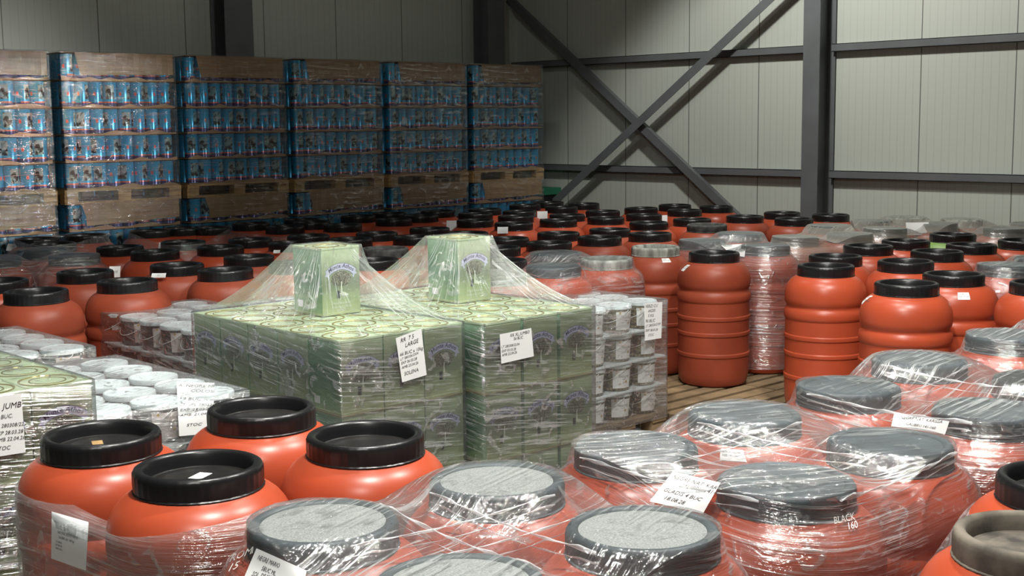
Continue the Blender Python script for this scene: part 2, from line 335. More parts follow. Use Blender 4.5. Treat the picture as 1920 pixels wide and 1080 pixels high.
# ---------------------------------------------------------------- pallets
_pal = {}; FZ = -.07
def pallet(x, y, z, label, group=None, lx=1.2, ly=0.8, mat='wood'):
    """centre x,y ; boards run along X"""
    key = (lx, ly, mat)
    if key in _pal:
        o = copy_tree(_pal[key]); o.location = (x, y, z)
    else:
        o = empty('wooden_pallet', (x, y, z)); m = M[mat]
        n = 5; w = .12
        for i in range(n):
            yy = -ly / 2 + w / 2 + i * (ly - w) / (n - 1)
            MB().box((-lx / 2, yy - w / 2, .122), (lx / 2, yy + w / 2, .144)).build('top_board', m, o, bevel=.003)
        for xx in (-lx / 2 + .07, 0, lx / 2 - .07):
            MB().box((xx - .07, -ly / 2, .100), (xx + .07, ly / 2, .122)).build('cross_board', m, o)
            for yy in (-ly / 2 + .06, 0, ly / 2 - .06):
                MB().box((xx - .07, yy - .05, .022), (xx + .07, yy + .05, .100)).build('block', m, o)
        for yy in (-ly / 2 + .06, 0, ly / 2 - .06):
            MB().box((-lx / 2, yy - .05, 0), (lx / 2, yy + .05, .022)).build('bottom_board', m, o)
        _pal[key] = o
    o.scale = (1, 1, 1.0 if mat == 'wood_dark' and lx == 1.2 and ly == .8 or z > .5 else .214 / .144)
    if z < .5: o.location.z = FZ
    if 'group' in o: del o['group']
    tag(o, label, 'pallet', group); return o

# ---------------------------------------------------------------- stretch film
def hull2(P):
    P = sorted(set(map(tuple, np.round(P, 5))))
    def half(pts):
        h = []
        for p in pts:
            while len(h) > 1 and (h[-1][0]-h[-2][0])*(p[1]-h[-2][1]) - (h[-1][1]-h[-2][1])*(p[0]-h[-2][0]) <= 0: h.pop()
            h.append(p)
        return h[:-1]
    return np.array(half(P) + half(P[::-1]))
def radial(H, c, th):
    """distance from c to convex polygon H along each angle"""
    A = H - c; B = np.roll(A, -1, 0); out = np.full(len(th), 9.0)
    for k, t in enumerate(th):
        d = np.array((math.cos(t), math.sin(t)))
        cr = A[:, 0] * (B - A)[:, 1] - A[:, 1] * (B - A)[:, 0]
        den = d[0] * (B - A)[:, 1] - d[1] * (B - A)[:, 0]
        with np.errstate(all='ignore'):
            s = cr / den; u = (A[:, 0] * d[1] - A[:, 1] * d[0]) / -(d[1] * (B - A)[:, 0] - d[0] * (B - A)[:, 1]) * -1
        P = s[:, None] * d
        BA = B - A; u = ((P - A) * BA).sum(1) / (BA * BA).sum(1)
        ok = (s > 0) & (u > -1e-3) & (u < 1.001) & np.isfinite(s)
        if ok.any(): out[k] = s[ok].min()
    return out
def film_mesh(name, rings, uvs, mat, label, split=None, cat='stretch film'):
    """rings: list of (n,3) arrays, outer bottom first; uvs list of (n,2)"""
    n = len(rings[0]); V = []; UV = []
    for r in rings: V += [tuple(p) for p in r]
    F = []; LU = []; fm = []
    for k in range(len(rings) - 1):
        fm += [1 if split and k >= split else 0] * n
        ua, ub = uvs[k], uvs[k + 1]
        for i in range(n):
            j = (i + 1) % n
            F.append((k * n + i, k * n + j, (k + 1) * n + j, (k + 1) * n + i))
            a, b, c, d = ua[i].copy(), ua[j].copy(), ub[j].copy(), ub[i].copy()
            if j == 0 and ua[-1][0] - ua[0][0] > .5 * abs(ua[-1][0]) and ua[-1][0] > 1: b[0] += ua[-1][0] * n / (n - 1); c[0] += ub[-1][0] * n / (n - 1)
            LU += [tuple(a), tuple(b), tuple(c), tuple(d)]
    o = mesh(name, V, F, mat, smooth=True, fm=fm)
    uvl = o.data.uv_layers.new(name='UVMap')
    uvl.data.foreach_set('uv', np.array(LU, dtype=np.float32).ravel())
    tag(o, label, cat); return o
def noise1(n, k, amp, seed):
    r = np.random.RandomState(seed); t = np.arange(n) / n * 2 * PI; s = np.zeros(n)
    for f in range(2, k): s += math.sqrt(1 / f) * r.randn() * np.sin(f * t + r.rand() * 6.3)
    return s / max(1e-6, np.abs(s).max()) * amp
FILMS = {}
def barrel_film(key, pts, label, mat='film', roof=True, ztop=None, zbot=.12, seed=1, sag=.00032, tilt=(1, .15), open_r=None):
    """pts: barrel centres"""
    C = np.array(pts, float); c = C.mean(0); n = 176; th = np.arange(n) / n * 2 * PI
    a48 = np.arange(40) / 40 * 2 * PI; disc = np.stack([np.cos(a48), np.sin(a48)], 1)
    def hullr(r): return radial(hull2(np.concatenate([q + disc * r for q in C])), c, th)
    prof = [(zbot, .297), (.30, .296), (.42, .297), (.55, .296), (.68, .297), (.80, .298), (.90, .298), (.93, .297), (.955, .2925), (.98, .284), (1.0, .274), (1.018, .260), (1.034, .242), (1.048, .226), (1.09, .2135), (1.122, .2055)]
    rings = []; uvs = []; per = None; vv = 0; last = None
    zt = ztop if ztop is not None else None
    for i, (z, r) in enumerate(prof):
        R = hullr(r) + noise1(n, 30, .003, seed * 50 + i)
        zz = np.full(n, z) + (noise1(n, 9, .006, seed * 70 + i) if 0 < i < 8 else 0)
        if zt is not None:
            lim = zt(th) if callable(zt) else np.full(n, zt)
            zz = np.minimum(zz, lim + i * .0004)
        ring = np.stack([c[0] + R * np.cos(th), c[1] + R * np.sin(th), zz], 1)
        if per is None:
            seg = np.linalg.norm(np.roll(ring, -1, 0)[:, :2] - ring[:, :2], axis=1); per = np.concatenate([[0], np.cumsum(seg)[:-1]])
        vv = ring[:, 2] * 1.0 + np.maximum(0, .297 - r) * 1.0 + (per * .0)
        rings.append(ring); uvs.append(np.stack([per, vv + .12 * np.sin(per * 1.1 + seed)], 1))
    if zt is None:     # the upper edge dips between the lids
        Rl = radial(hull2(np.concatenate([q + disc * .2055 for q in C])), c, th)
        bx = np.stack([c[0] + Rl * np.cos(th), c[1] + Rl * np.sin(th)], 1)
        db = np.min([np.hypot(bx[:, 0] - q[0], bx[:, 1] - q[1]) for q in C], 0); dip = np.clip((db - .207) * .45, 0, .06)
        for i, r in enumerate(rings): r[:, 2] = np.minimum(r[:, 2], 1.1275 - dip - (1.1275 - r[:, 2]) * .45)
    if zt is not None:
        o = film_mesh('stretch_film', rings, uvs, M[mat], label); FILMS[key] = o; return o
    if roof:
        R0 = hullr(.2055); g = .016
        ext = R0.max() + .03; m = int(2 * ext / g) + 1; xs = c[0] - ext + np.arange(m) * g; ys = c[1] - ext + np.arange(m) * g
        XX, YY = np.meshgrid(xs, ys, indexing='ij'); rr = np.hypot(XX - c[0], YY - c[1]); tt = np.arctan2(YY - c[1], XX - c[0]) % (2 * PI)
        Rb = np.interp(tt, np.append(th, 2 * PI), np.append(R0, R0[0])); inside = rr < Rb; DP = np.interp(tt, np.append(th, 2 * PI), np.append(dip, dip[0]))
        top = 1.1275; dmin = np.min([np.hypot(XX - q[0], YY - q[1]) for q in C], 0)
        lid = dmin < .196; ob = np.where(lid, top - .004 * np.clip(1 - dmin / .17, 0, 1), .80); Z = top - DP
        for it in range(260):
            A = (np.roll(Z, 1, 0) + np.roll(Z, -1, 0) + np.roll(Z, 1, 1) + np.roll(Z, -1, 1)) / 4 - sag
            Z = np.where(inside & ~(rr > Rb - g), np.maximum(A, ob), top - DP)
        if open_r:  # torn opening near the middle
            pass
        fr = [1.0, .985, .96, .93, .89, .85, .80, .75, .70, .65, .60, .55, .50, .45, .40, .35, .30, .25, .20, .15, .10, .05, .004]
        for f in fr:
            R = R0 * f; x = c[0] + R * np.cos(th); y = c[1] + R * np.sin(th)
            fi = np.clip((x - xs[0]) / g, 0, m - 1.001); fj = np.clip((y - ys[0]) / g, 0, m - 1.001); i0 = fi.astype(int); j0 = fj.astype(int); u = fi - i0; v = fj - j0
            z = Z[i0, j0] * (1 - u) * (1 - v) + Z[i0 + 1, j0] * u * (1 - v) + Z[i0, j0 + 1] * (1 - u) * v + Z[i0 + 1, j0 + 1] * u * v
            rings.append(np.stack([x, y, z + .001], 1))
            ca, sa = tilt; L_ = math.hypot(ca, sa); ca /= L_; sa /= L_
            uvs.append(np.stack([(x * ca + y * sa) * .8 - 40, (-x * sa + y * ca) * .8], 1))
    o = film_mesh('stretch_film', rings, uvs, M[mat], label); FILMS[key] = o; return o
def box_film(key, x0, x1, y0, y1, ztop, label, mat='film_tin', tin=None, zbot=.1, seed=1, slant=.12, bumpy=0.0, power=1.55):
    e = .007; x0 -= e; x1 += e; y0 -= e; y1 += e
    if tin: tx0, tx1, ty0, ty1, tz = tin; tx0 -= e; tx1 += e; ty0 -= e; ty1 += e; c = np.array(((tx0 + tx1) / 2, (ty0 + ty1) / 2))
    else: c = np.array(((x0 + x1) / 2, (y0 + y1) / 2))
    H = np.array([(x0, y0), (x1, y0), (x1, y1), (x0, y1)])
    th = list(np.arange(180) / 180 * 2 * PI)
    for p in H: th.append(math.atan2(p[1] - c[1], p[0] - c[0]) % (2 * PI))
    if tin:
        T = np.array([(tx0, ty0), (tx1, ty0), (tx1, ty1), (tx0, ty1)])
        for p in T: th.append(math.atan2(p[1] - c[1], p[0] - c[0]) % (2 * PI))
    th = np.array(sorted(th)); n = len(th); R = radial(H, c, th)
    x = c[0] + R * np.cos(th); y = c[1] + R * np.sin(th)
    seg = np.hypot(np.roll(x, -1) - x, np.roll(y, -1) - y); per = np.concatenate([[0], np.cumsum(seg)[:-1]])
    rings = []; uvs = []
    for i, z in enumerate(np.linspace(zbot, ztop, 14)):
        d = np.abs(noise1(n, 24, .004 + bumpy * .02, seed * 31 + i)) * (1 if 0 < i < 13 else 0)
        f = 1 - 0 * d / R; rings.append(np.stack([c[0] + R * f * np.cos(th), c[1] + R * f * np.sin(th), np.full(n, z)], 1))
        uvs.append(np.stack([per, np.full(n, z) + slant * per], 1))
    zt = ztop + .006
    if tin:
        Rt = radial(T, c, th); hh = tz + .006 - zt
        fl = noise1(n, 60, .012, seed * 9)
        for s in (0.002, .06, .14, .24, .34, .45, .56, .67, .78, .88, .95, 1.0):
            rr = R + (Rt - R) * s; z = zt + hh * s ** power + fl * math.sin(PI * s) * hh * 1.2
            z = np.maximum(z, zt)
            rings.append(np.stack([c[0] + rr * np.cos(th), c[1] + rr * np.sin(th), z], 1))
            uvs.append(np.stack([s * .9 - 30 + 0 * th, th * .75], 1))
        for s in (.8, .5, .2, .01):
            rr = Rt * s; rings.append(np.stack([c[0] + rr * np.cos(th), c[1] + rr * np.sin(th), np.full(n, tz + .0065)], 1))
            uvs.append(np.stack([c[0] + rr * np.cos(th) - 30, rr * np.sin(th)], 1))
    else:
        for s in (.98, .93, .86, .78, .70, .62, .54, .46, .38, .30, .22, .14, .06, .004):
            rr = R * s; xx = c[0] + rr * np.cos(th); yy = c[1] + rr * np.sin(th)
            z = zt + .001 + bumpy * (.5 + .5 * np.sin(xx * 11 + seed) * np.cos(yy * 9 + seed * 2)) * np.clip((1 - s) * 6, 0, 1)
            rings.append(np.stack([xx, yy, z], 1)); uvs.append(np.stack([xx * .9 + yy * .4 - 40, -xx * .4 + yy * .9], 1))
    o = film_mesh('stretch_film', rings, uvs, [M[mat], M['film_tent']] if tin else M[mat], label, split=14 if tin else None); FILMS[key] = o; return o

# ---------------------------------------------------------------- papers laid on surfaces
def bvh_of(o):
    o_me = o.data; return BVHTree.FromPolygons([o.matrix_basis @ v.co for v in o_me.vertices], [tuple(p.vertices) for p in o_me.polygons])
_bv = {}
def sheet(quad, key, lines, label, name='paper_note', cat='paper', off=.004, font=.11, shear=.25, mat='paper', ink='ink', paper=True, parent=None, wave=.0, wt=0.0, plane=None):
    """quad tl,tr,br,bl in photo pixels; the sheet is laid on the film surface those rays meet"""
    if plane is None:
        if key not in _bv: _bv[key] = bvh_of(FILMS[key])
        bv = _bv[key]
    O = Vector((0, 0, CAM_H)); nx, ny = 7, 9; G = np.zeros((ny + 1, nx + 1, 3)); dl = None
    q = [np.array(p, float) for p in quad]
    for j in range(ny + 1):
        for i in range(nx + 1):
            u, v = i / nx, j / ny; p = (q[0] * (1 - u) + q[1] * u) * (1 - v) + (q[3] * (1 - u) + q[2] * u) * v
            d = ray_dir(*p).normalized()
            if plane is None:
                hit, nor, _, dist = bv.ray_cast(O, d)
                if hit is None: dist = dl if dl else 4.0
            else: dist = (plane[1] - O[plane[0]]) / d[plane[0]]
            dl = dist; G[j, i] = O + d * (dist - off)
    # smooth the sheet so that it bends like paper
    for _ in range(6):
        G2 = G.copy(); G2[1:-1, :] = (G[:-2, :] + G[2:, :] + 2 * G[1:-1, :]) / 4; G = G2; G2 = G.copy(); G2[:, 1:-1] = (G[:, :-2] + G[:, 2:] + 2 * G[:, 1:-1]) / 4; G = G2
    c = G[ny // 2, nx // 2]; tocam = (np.array((0, 0, CAM_H)) - c); tocam /= np.linalg.norm(tocam)
    for j in range(ny + 1): G[j] += tocam * (.004 + wave * math.sin(j * 1.3))
    Wd = np.linalg.norm(G[ny // 2, -1] - G[ny // 2, 0]); Hd = np.linalg.norm(G[-1, nx // 2] - G[0, nx // 2])
    def at(u, v, e):
        fx = min(max(u, 0), .9999) * nx; fy = min(max(v, 0), .9999) * ny; i, j = int(fx), int(fy); a, b = fx - i, fy - j
        return (G[j, i] * (1 - a) + G[j, i + 1] * a) * (1 - b) + (G[j + 1, i] * (1 - a) + G[j + 1, i + 1] * a) * b + tocam * e
    V = [tuple(G[j, i]) for j in range(ny + 1) for i in range(nx + 1)]
    F = [(j * (nx + 1) + i, j * (nx + 1) + i + 1, (j + 1) * (nx + 1) + i + 1, (j + 1) * (nx + 1) + i) for j in range(ny) for i in range(nx)]
    root = parent
    if paper:
        root = mesh(name, V, F, M[mat], smooth=True); tag(root, label, cat)
    TV = []; TF = []
    for (x, y, s, t) in lines:      # x,y fraction, s = letter height as a fraction of sheet height
        tv, tf = text_verts(t, s * Hd * 1.35, shear, 'LEFT', wt); k = len(TV); jit = random.uniform(-.06, .06) if shear else 0
        for (a, b) in tv: TV.append(tuple(at(x + a / Wd, y - (b + a * jit) / Hd, .0015)))
        TF += [tuple(i + k for i in f) for f in tf]
    if TV:
        w = mesh('handwriting' if shear else 'printed_text', TV, TF, M[ink])
        if root:
            w.parent = root; w.matrix_parent_inverse = root.matrix_basis.inverted()
    return root

BARREL_JSON = r'''[["68",3.473,8.125,"",68],["0",3.535,8.885,"",-3],["160",4.199,8.948,"",160],["239",4.138,8.182,"",239],["331",4.881,8.85,"",331],["423",4.96,8.266,"",423],["292",5.29,9.937,"",292],["225",5.283,10.553,"",225],["343",5.906,10.569,"FB2",343],["412",5.876,9.872,"",412],["467",5.587,8.951,"",467],["472",6.437,10.288,"",472],["545",6.485,9.7,"",545],["576",7.016,10.18,"",576],["471b",7.498,11.944,"FB3",471],["536",7.494,11.293,"FB3",536],["568",8.175,11.97,"FB3",568],["585",8.012,11.573,"FB3",585],["655",7.064,9.592,"",655],["708",7.614,9.895,"",708],["778",7.6,9.306,"",778],["806",8.281,9.903,"",806],["721",6.709,8.624,"dust",721],["698",6.092,7.99,"",698],["555",5.562,8.25,"",555],["638",7.997,10.986,"",638],["673",8.878,11.877,"",673],["738",8.821,11.169,"",738],["730",9.398,11.97,"",730],["789",9.376,11.367,"",789],["821",9.979,11.777,"",821],["891",9.295,10.352,"",891],["890",9.967,11.108,"",890],["910",10.554,11.568,"",910],["985",11.399,11.743,"",985],["975",10.57,10.978,"",975],["970",9.983,10.441,"",970],["966",9.283,9.738,"",966],["875",8.186,9.238,"",875],["950",8.02,8.51,"",950],["931",7.394,7.971,"",931],["940",6.712,7.19,"",940],["1030",7.981,7.921,"",1030],["1048",8.721,8.531,"",1048],["1047",9.866,9.659,"",1047],["1060",10.469,10.109,"",1060],["1052",11.39,11.1,"",1052],["1030b",11.969,11.895,"",1028],["1095",12.02,11.306,"",1095],["1130",11.161,10.199,"",1130],["1132",10.43,9.492,"",1132],["1143",9.325,8.43,"",1143],["1124",8.652,7.946,"",1124],["1203",11.829,10.176,"",1203],["1207",11.018,9.447,"",1207],["1265",12.502,10.219,"",1265],["1283",11.873,9.558,"",1283],["1343",12.584,9.635,"",1343],["1217",10.212,8.683,"",1217],["1219",9.231,7.834,"",1219],["1229",8.269,6.961,"white",1229],["1298",10.835,8.614,"",1298],["1325",10.352,8.046,"dust",1325],["1396",11.521,8.438,"",1396],["1339",8.199,6.296,"",1339],["1466",12.214,8.433,"",1466],["1488",11.545,7.823,"",1488],["1557",12.249,7.825,"",1557],["1566",8.592,5.443,"",1566],["1549",7.991,5.132,"",1549],["1628",9.459,5.676,"",1628],["1697",10.059,5.682,"",1697],["1698",8.615,4.854,"",1698],["1756",9.401,5.035,"",1756],["1786",10.878,5.676,"green",1786],["1822",10.075,5.085,"",1822],["1919",10.71,4.941,"",1919],["1790",8.101,4.203,"",1790],["1700",7.463,4.196,"",1700],["1957",8.052,3.572,"",1957],["P1a",8.952,6.997,"P1",1318],["P1b",9.724,7.169,"P1",1390],["P1c",8.921,6.324,"P1",1434],["P2a",9.745,6.581,"P2",1490],["P2b",10.986,7.028,"P2",1555],["P2c",10.297,6.373,"P2",1592],["P3a",11.755,7.019,"P3",1635],["P3b",12.343,6.98,"P3",1697],["P3c",11.03,6.44,"P3",1660],["P3d",11.854,6.364,"P3",1755],["P5a",12.45,6.4,"P5",1803],["P5b",11.718,5.585,"P5",1885],["P5c",12.418,5.65,"P5",1935],["P4a",8.826,4.186,"P4",1888],["P4b",9.416,4.193,"P4",1955],["FCa",7.351,7.221,"FC",1043],["FCb",6.689,6.601,"FC",1034],["FCc",7.301,6.634,"FC",1137],["FCd",6.101,6.571,"FC",935],["FLa",5.146,11.97,"FL",70],["FLb",5.639,11.97,"FL",158],["FLc",5.023,11.323,"FL",100],["FMa",4.651,10.111,"FM",138],["FMb",4.697,10.832,"FM",78],["FMc",4.141,10.455,"FM",-10],["FBa",6.326,11.97,"FB2",282],["FBb",6.692,11.97,"FB2",342],["FBc",6.92,11.826,"FB2",392],["N1a",1.977,4.152,"N1",190],["N1b",1.989,3.524,"N1",371],["N1c",2.584,4.099,"N1",488],["N1d",2.601,3.482,"N1",682],["N2a",1.933,2.774,"N2",607],["N2b",2.521,2.729,"N2",931],["N2c",1.883,2.168,"N2",862],["N2d",2.474,2.125,"N2",1204],["N3a",3.111,2.707,"N3",1190],["N3b",3.742,2.728,"N3",1398],["N3c",3.113,2.117,"N3",1475],["N3d",3.724,2.138,"N3",1670],["N4a",4.409,2.719,"N4",1595],["N4b",5.121,2.803,"N4",1728],["N4c",4.392,2.13,"N4",1850],["N4d",5.049,2.218,"N4",1958],["N5a",5.982,2.805,"N5",1895],["N6a",3.14,1.388,"N6",1943],["N6b",3.707,1.549,"N6",2000]]'''
BARREL_YT = {"68":537,"0":518.5,"160":502,"239":518.5,"331":490.5,"423":497,"292":465,"225":457.5,"343":448,"412":457.5,"467":474.5,"472":442.5,"545":449,"576":439,"471b":415,"536":420,"568":409,"585":413,"655":443,"708":433,"778":437.5,"806":424,"721":460,"698":480,"555":486,"638":414,"673":401,"738":407,"730":396,"789":401,"821":392.5,"891":409,"890":397,"910":389,"985":381,"975":392.5,"970":401,"966":412,"875":432,"950":442,"931":457.5,"940":483,"1030":449,"1048":432.5,"1047":409,"1060":400,"1052":385,"1030b":376.5,"1095":379,"1130":392.5,"1132":406,"1143":425.5,"1124":438.5,"1203":387,"1207":399,"1265":381.5,"1283":390.5,"1343":384,"1217":413,"1219":433,"1229":457,"1298":407,"1325":417,"1396":401.5,"1339":467.5,"1466":395,"1488":406,"1557":399,"1566":474,"1549":490.5,"1628":455,"1697":445.6,"1698":482,"1756":465,"1786":434,"1822":453,"1919":445,"1790":506,"1700":522,"1957":521,"P1a":446,"P1b":435,"P1c":455,"P2a":437,"P2b":419,"P2c":435,"P3a":410,"P3b":405,"P3c":424,"P3d":415,"P5a":408,"P5b":424,"P5c":415,"P4a":490,"P4b":478,"FCa":469,"FCb":493,"FCc":478.5,"FCd":501,"FLa":436,"FLb":431,"FLc":453,"FMa":474,"FMb":462,"FMc":478,"FBa":424,"FBb":419,"FBc":421,"N1a":785,"N1b":840,"N1c":740,"N1d":785,"N2a":932,"N2b":865,"N2c":1033,"N2d":945,"N3a":808,"N3b":752,"N3c":862,"N3d":802,"N4a":710,"N4b":660,"N4c":738,"N4d":690,"N5a":615,"N6a":945,"N6b":865}
# ================================================================ barrels
BPROF = [(0.001, 0), (.232, 0), (.256, .010), (.270, .035), (.278, .08), (.282, .15), (.283, .232), (.2895, .239), (.2905, .250), (.2895, .262), (.283, .269), (.283, .400), (.2895, .407), (.2905, .418), (.2895, .430), (.283, .437),
         (.283, .524), (.2895, .531), (.2905, .543), (.2895, .555), (.283, .562), (.283, .665), (.289, .674), (.2925, .688), (.2925, .712), (.289, .730), (.281, .744), (.276, .753), (.275, .762), (.278, .772),
         (.286, .786), (.2890, .810), (.2885, .842), (.285, .870), (.278, .897), (.266, .921), (.250, .942), (.231, .958), (.210, .970), (.195, .977), (.188, .985), (.186, 1.015)]
_bm = MB().lathe(BPROF, 72)
def lid_mb(seed=0, flat=False, rib=True):
    n = 160
    def r_(i, j):
        if not rib: return 0
        return (.0016 if i % 4 == 0 and 3 <= j <= 7 else 0)
    prof = [(.186, 0.9750), (.199, 0.9730), (.203, 0.9750), (.203, 0.9790), (.199, 0.9820), (.2, 1.0000), (.2, 1.0250), (.1995, 1.0360), (.196, 1.0450), (.189, 1.0495), (.180, 1.0500), (.172, 1.0470), (.167, 1.0400), (.163, 1.0200), (.160, 1.0020)]
    mb = MB().lathe(prof, n, 0, rib=lambda i, j: r_(i, j))
    if flat: # film stretched over the opening: the lid reads as a filled disc
        mb.lathe([(.167, 1.0420), (.12, 1.0445), (.06, 1.0460), (.001, 1.0465)], n, 1)
    mb.lathe([(.160, 1.0020), (.152, 0.9990), (.148, 1.0020), (.120, 1.0030), (.112, 1.0060), (.104, 1.0030), (.05, 1.0050), (.001, 1.0050)], n, 1)
    return mb
BODY = {}; LIDS = {}
def barrel_proto(kind):
    body_m = {'green': 'barrel_green', 'dustybody': 'barrel_dusty', 'dust': 'barrel_dusty', 'white': 'barrel_dusty'}.get(kind, 'barrel')
    if body_m not in BODY:
        o = mesh('body', _bm.V, _bm.F, M[body_m], smooth=True); sharp(o, 24); BODY[body_m] = o.data; bpy.data.objects.remove(o)
    lk = {'dust': ('lid_grey', 'lid_grey'), 'white': ('lid_white', 'lid_white'), 'film': ('lid_film', 'lid_film'), 'filmdust': ('lid_film', 'lid_dust'), 'brown': ('lid_brown', 'lid_brown'), 'filmwhite': ('lid_white', 'lid_white')}.get(kind, ('lid', 'lid_disc'))
    key = (lk, kind in ('film', 'filmdust'))
    if key not in LIDS:
        mb = lid_mb(flat=key[1]); o = mb.build('lid', [M[lk[0]], M[lk[1]]], smooth=True); sharp(o, 50); LIDS[key] = o.data; bpy.data.objects.remove(o)
    return BODY[body_m], LIDS[key]
BARRELS = {}
def barrel(name, x, y, label, kind='', group=None, rz=None):
    bd, ld = barrel_proto(kind); o = empty('plastic_barrel', (x, y, .074), rz if rz is not None else random.uniform(0, 6.28))
    b = bpy.data.objects.new('body', bd); COL.objects.link(b); b.parent = o
    l = bpy.data.objects.new('lid', ld); COL.objects.link(l); l.parent = o; l.rotation_euler = (random.uniform(-.006, .006), random.uniform(-.006, .006), random.uniform(0, 6.28))
    if kind in ('white', 'dust', 'filmdust', 'brown', 'filmwhite'): l['label'] = {'white': 'whitish dusty lid', 'dust': 'grey dusty lid', 'filmdust': 'lid covered with pale grey dust', 'brown': 'brownish dusty lid', 'filmwhite': 'whitish dusty lid'}[kind]
    tag(o, label, 'barrel', group); BARRELS[name] = o; return o
def sticker(bname, px, py, w, h, skew=0.0, lines=True, name='label_sticker'):
    """small white label on the barrel's skin, at the point the pixel ray meets"""
    o = BARRELS[bname]; me = o.children[0].data; loc = o.location
    key = 'b_' + bname
    if key not in _bv: 
        rot = Matrix.Rotation(o.rotation_euler.z, 4, 'Z'); _bv[key] = BVHTree.FromPolygons([rot @ v.co + loc for v in me.vertices], [tuple(p.vertices) for p in me.polygons])
    bv = _bv[key]; O = Vector((0, 0, CAM_H)); hit, nor, _, _ = bv.ray_cast(O, ray_dir(px, py).normalized())
    if hit is None: print('STICKER MISS', bname); return
    ax = loc.copy(); phi = math.atan2(hit.y - ax.y, hit.x - ax.x); z0 = hit.z - loc.z
    P = [(r, z) for r, z in BPROF]; zs = np.array([p[1] for p in P]); rs = np.array([p[0] for p in P])
    # arc length param along profile
    arc = np.concatenate([[0], np.cumsum(np.hypot(np.diff(rs), np.diff(zs)))]); s0 = np.interp(z0, zs, arc); r0 = np.interp(z0, zs, rs)
    def pt(u, v, e):
        s = s0 + v; r = np.interp(s, arc, rs) + e * .8; z = np.interp(s, arc, zs) + e * .5; a = phi + (u + skew * v) / r0 - o.rotation_euler.z
        return (r * math.cos(a), r * math.sin(a), z)
    V = []; F = []; nx, ny = 6, 5
    for j in range(ny + 1):
        for i in range(nx + 1): V.append(pt(-w / 2 + w * i / nx, h / 2 - h * j / ny, .0018))
    F = [(j * (nx + 1) + i, (j + 1) * (nx + 1) + i, (j + 1) * (nx + 1) + i + 1, j * (nx + 1) + i + 1) for j in range(ny) for i in range(nx)]
    s = mesh(name, V, F, M['paper'], o, smooth=True); s['label'] = 'small white sticker'
    if lines:
        TV = []; TF = []
        for k, t in enumerate(lines if isinstance(lines, (list, tuple)) else ['OLIVES', 'SIZE 141-160']):
            tv, tf = text_verts(t, h * .26, 0, 'LEFT'); q = len(TV)
            TV += [pt(-w * .42 + a * .8, h * (.16 - .32 * k) + b, .0028) for a, b in tv]; TF += [tuple(i + q for i in f) for f in tf]
        mesh('printed_text', TV, TF, M['ink_grey'], s)

BL = json.loads(BARREL_JSON)
kinds = {'721': 'dust', '1325': 'dust', '1229': 'white', '1786': 'green', '1700': 'dust2', 'N2a': 'filmdust', 'N2b': 'filmdust', 'N2c': 'filmdust', 'N2d': 'filmdust', 'N6a': 'brown', 'N6b': '', '1339': 'dustybody', '68': 'dustybody', '239': 'dustybody', '160': 'dustybody', '331': 'dustybody', '423': 'dustybody', '467': 'dustybody', '1124': 'dustybody', '1219': 'dustybody', '1396': 'dustybody', '1488': 'dustybody', '1030': 'dustybody', '1143': 'dustybody',
         'N3a': 'film', 'N3b': 'film', 'N3c': 'film', 'N3d': 'film', 'N4a': 'film', 'N4b': 'film', 'N4c': 'film', 'N4d': '', 'N5a': 'film',
         'P1a': 'film', 'P1b': 'film', 'P1c': 'film', 'P2a': 'film', 'P2b': 'film', 'P2c': 'film', 'FCa': 'film', 'FCb': 'film', 'FCc': 'filmwhite', 'FMa': 'film', 'FMb': 'film', 'FMc': 'film',
         'P4a': 'film', 'P4b': 'film', 'P5a': 'filmwhite', 'P5b': 'film', 'P5c': 'film', 'P3a': 'film', 'P3b': 'filmwhite', 'P3c': 'film', 'P3d': 'film'}
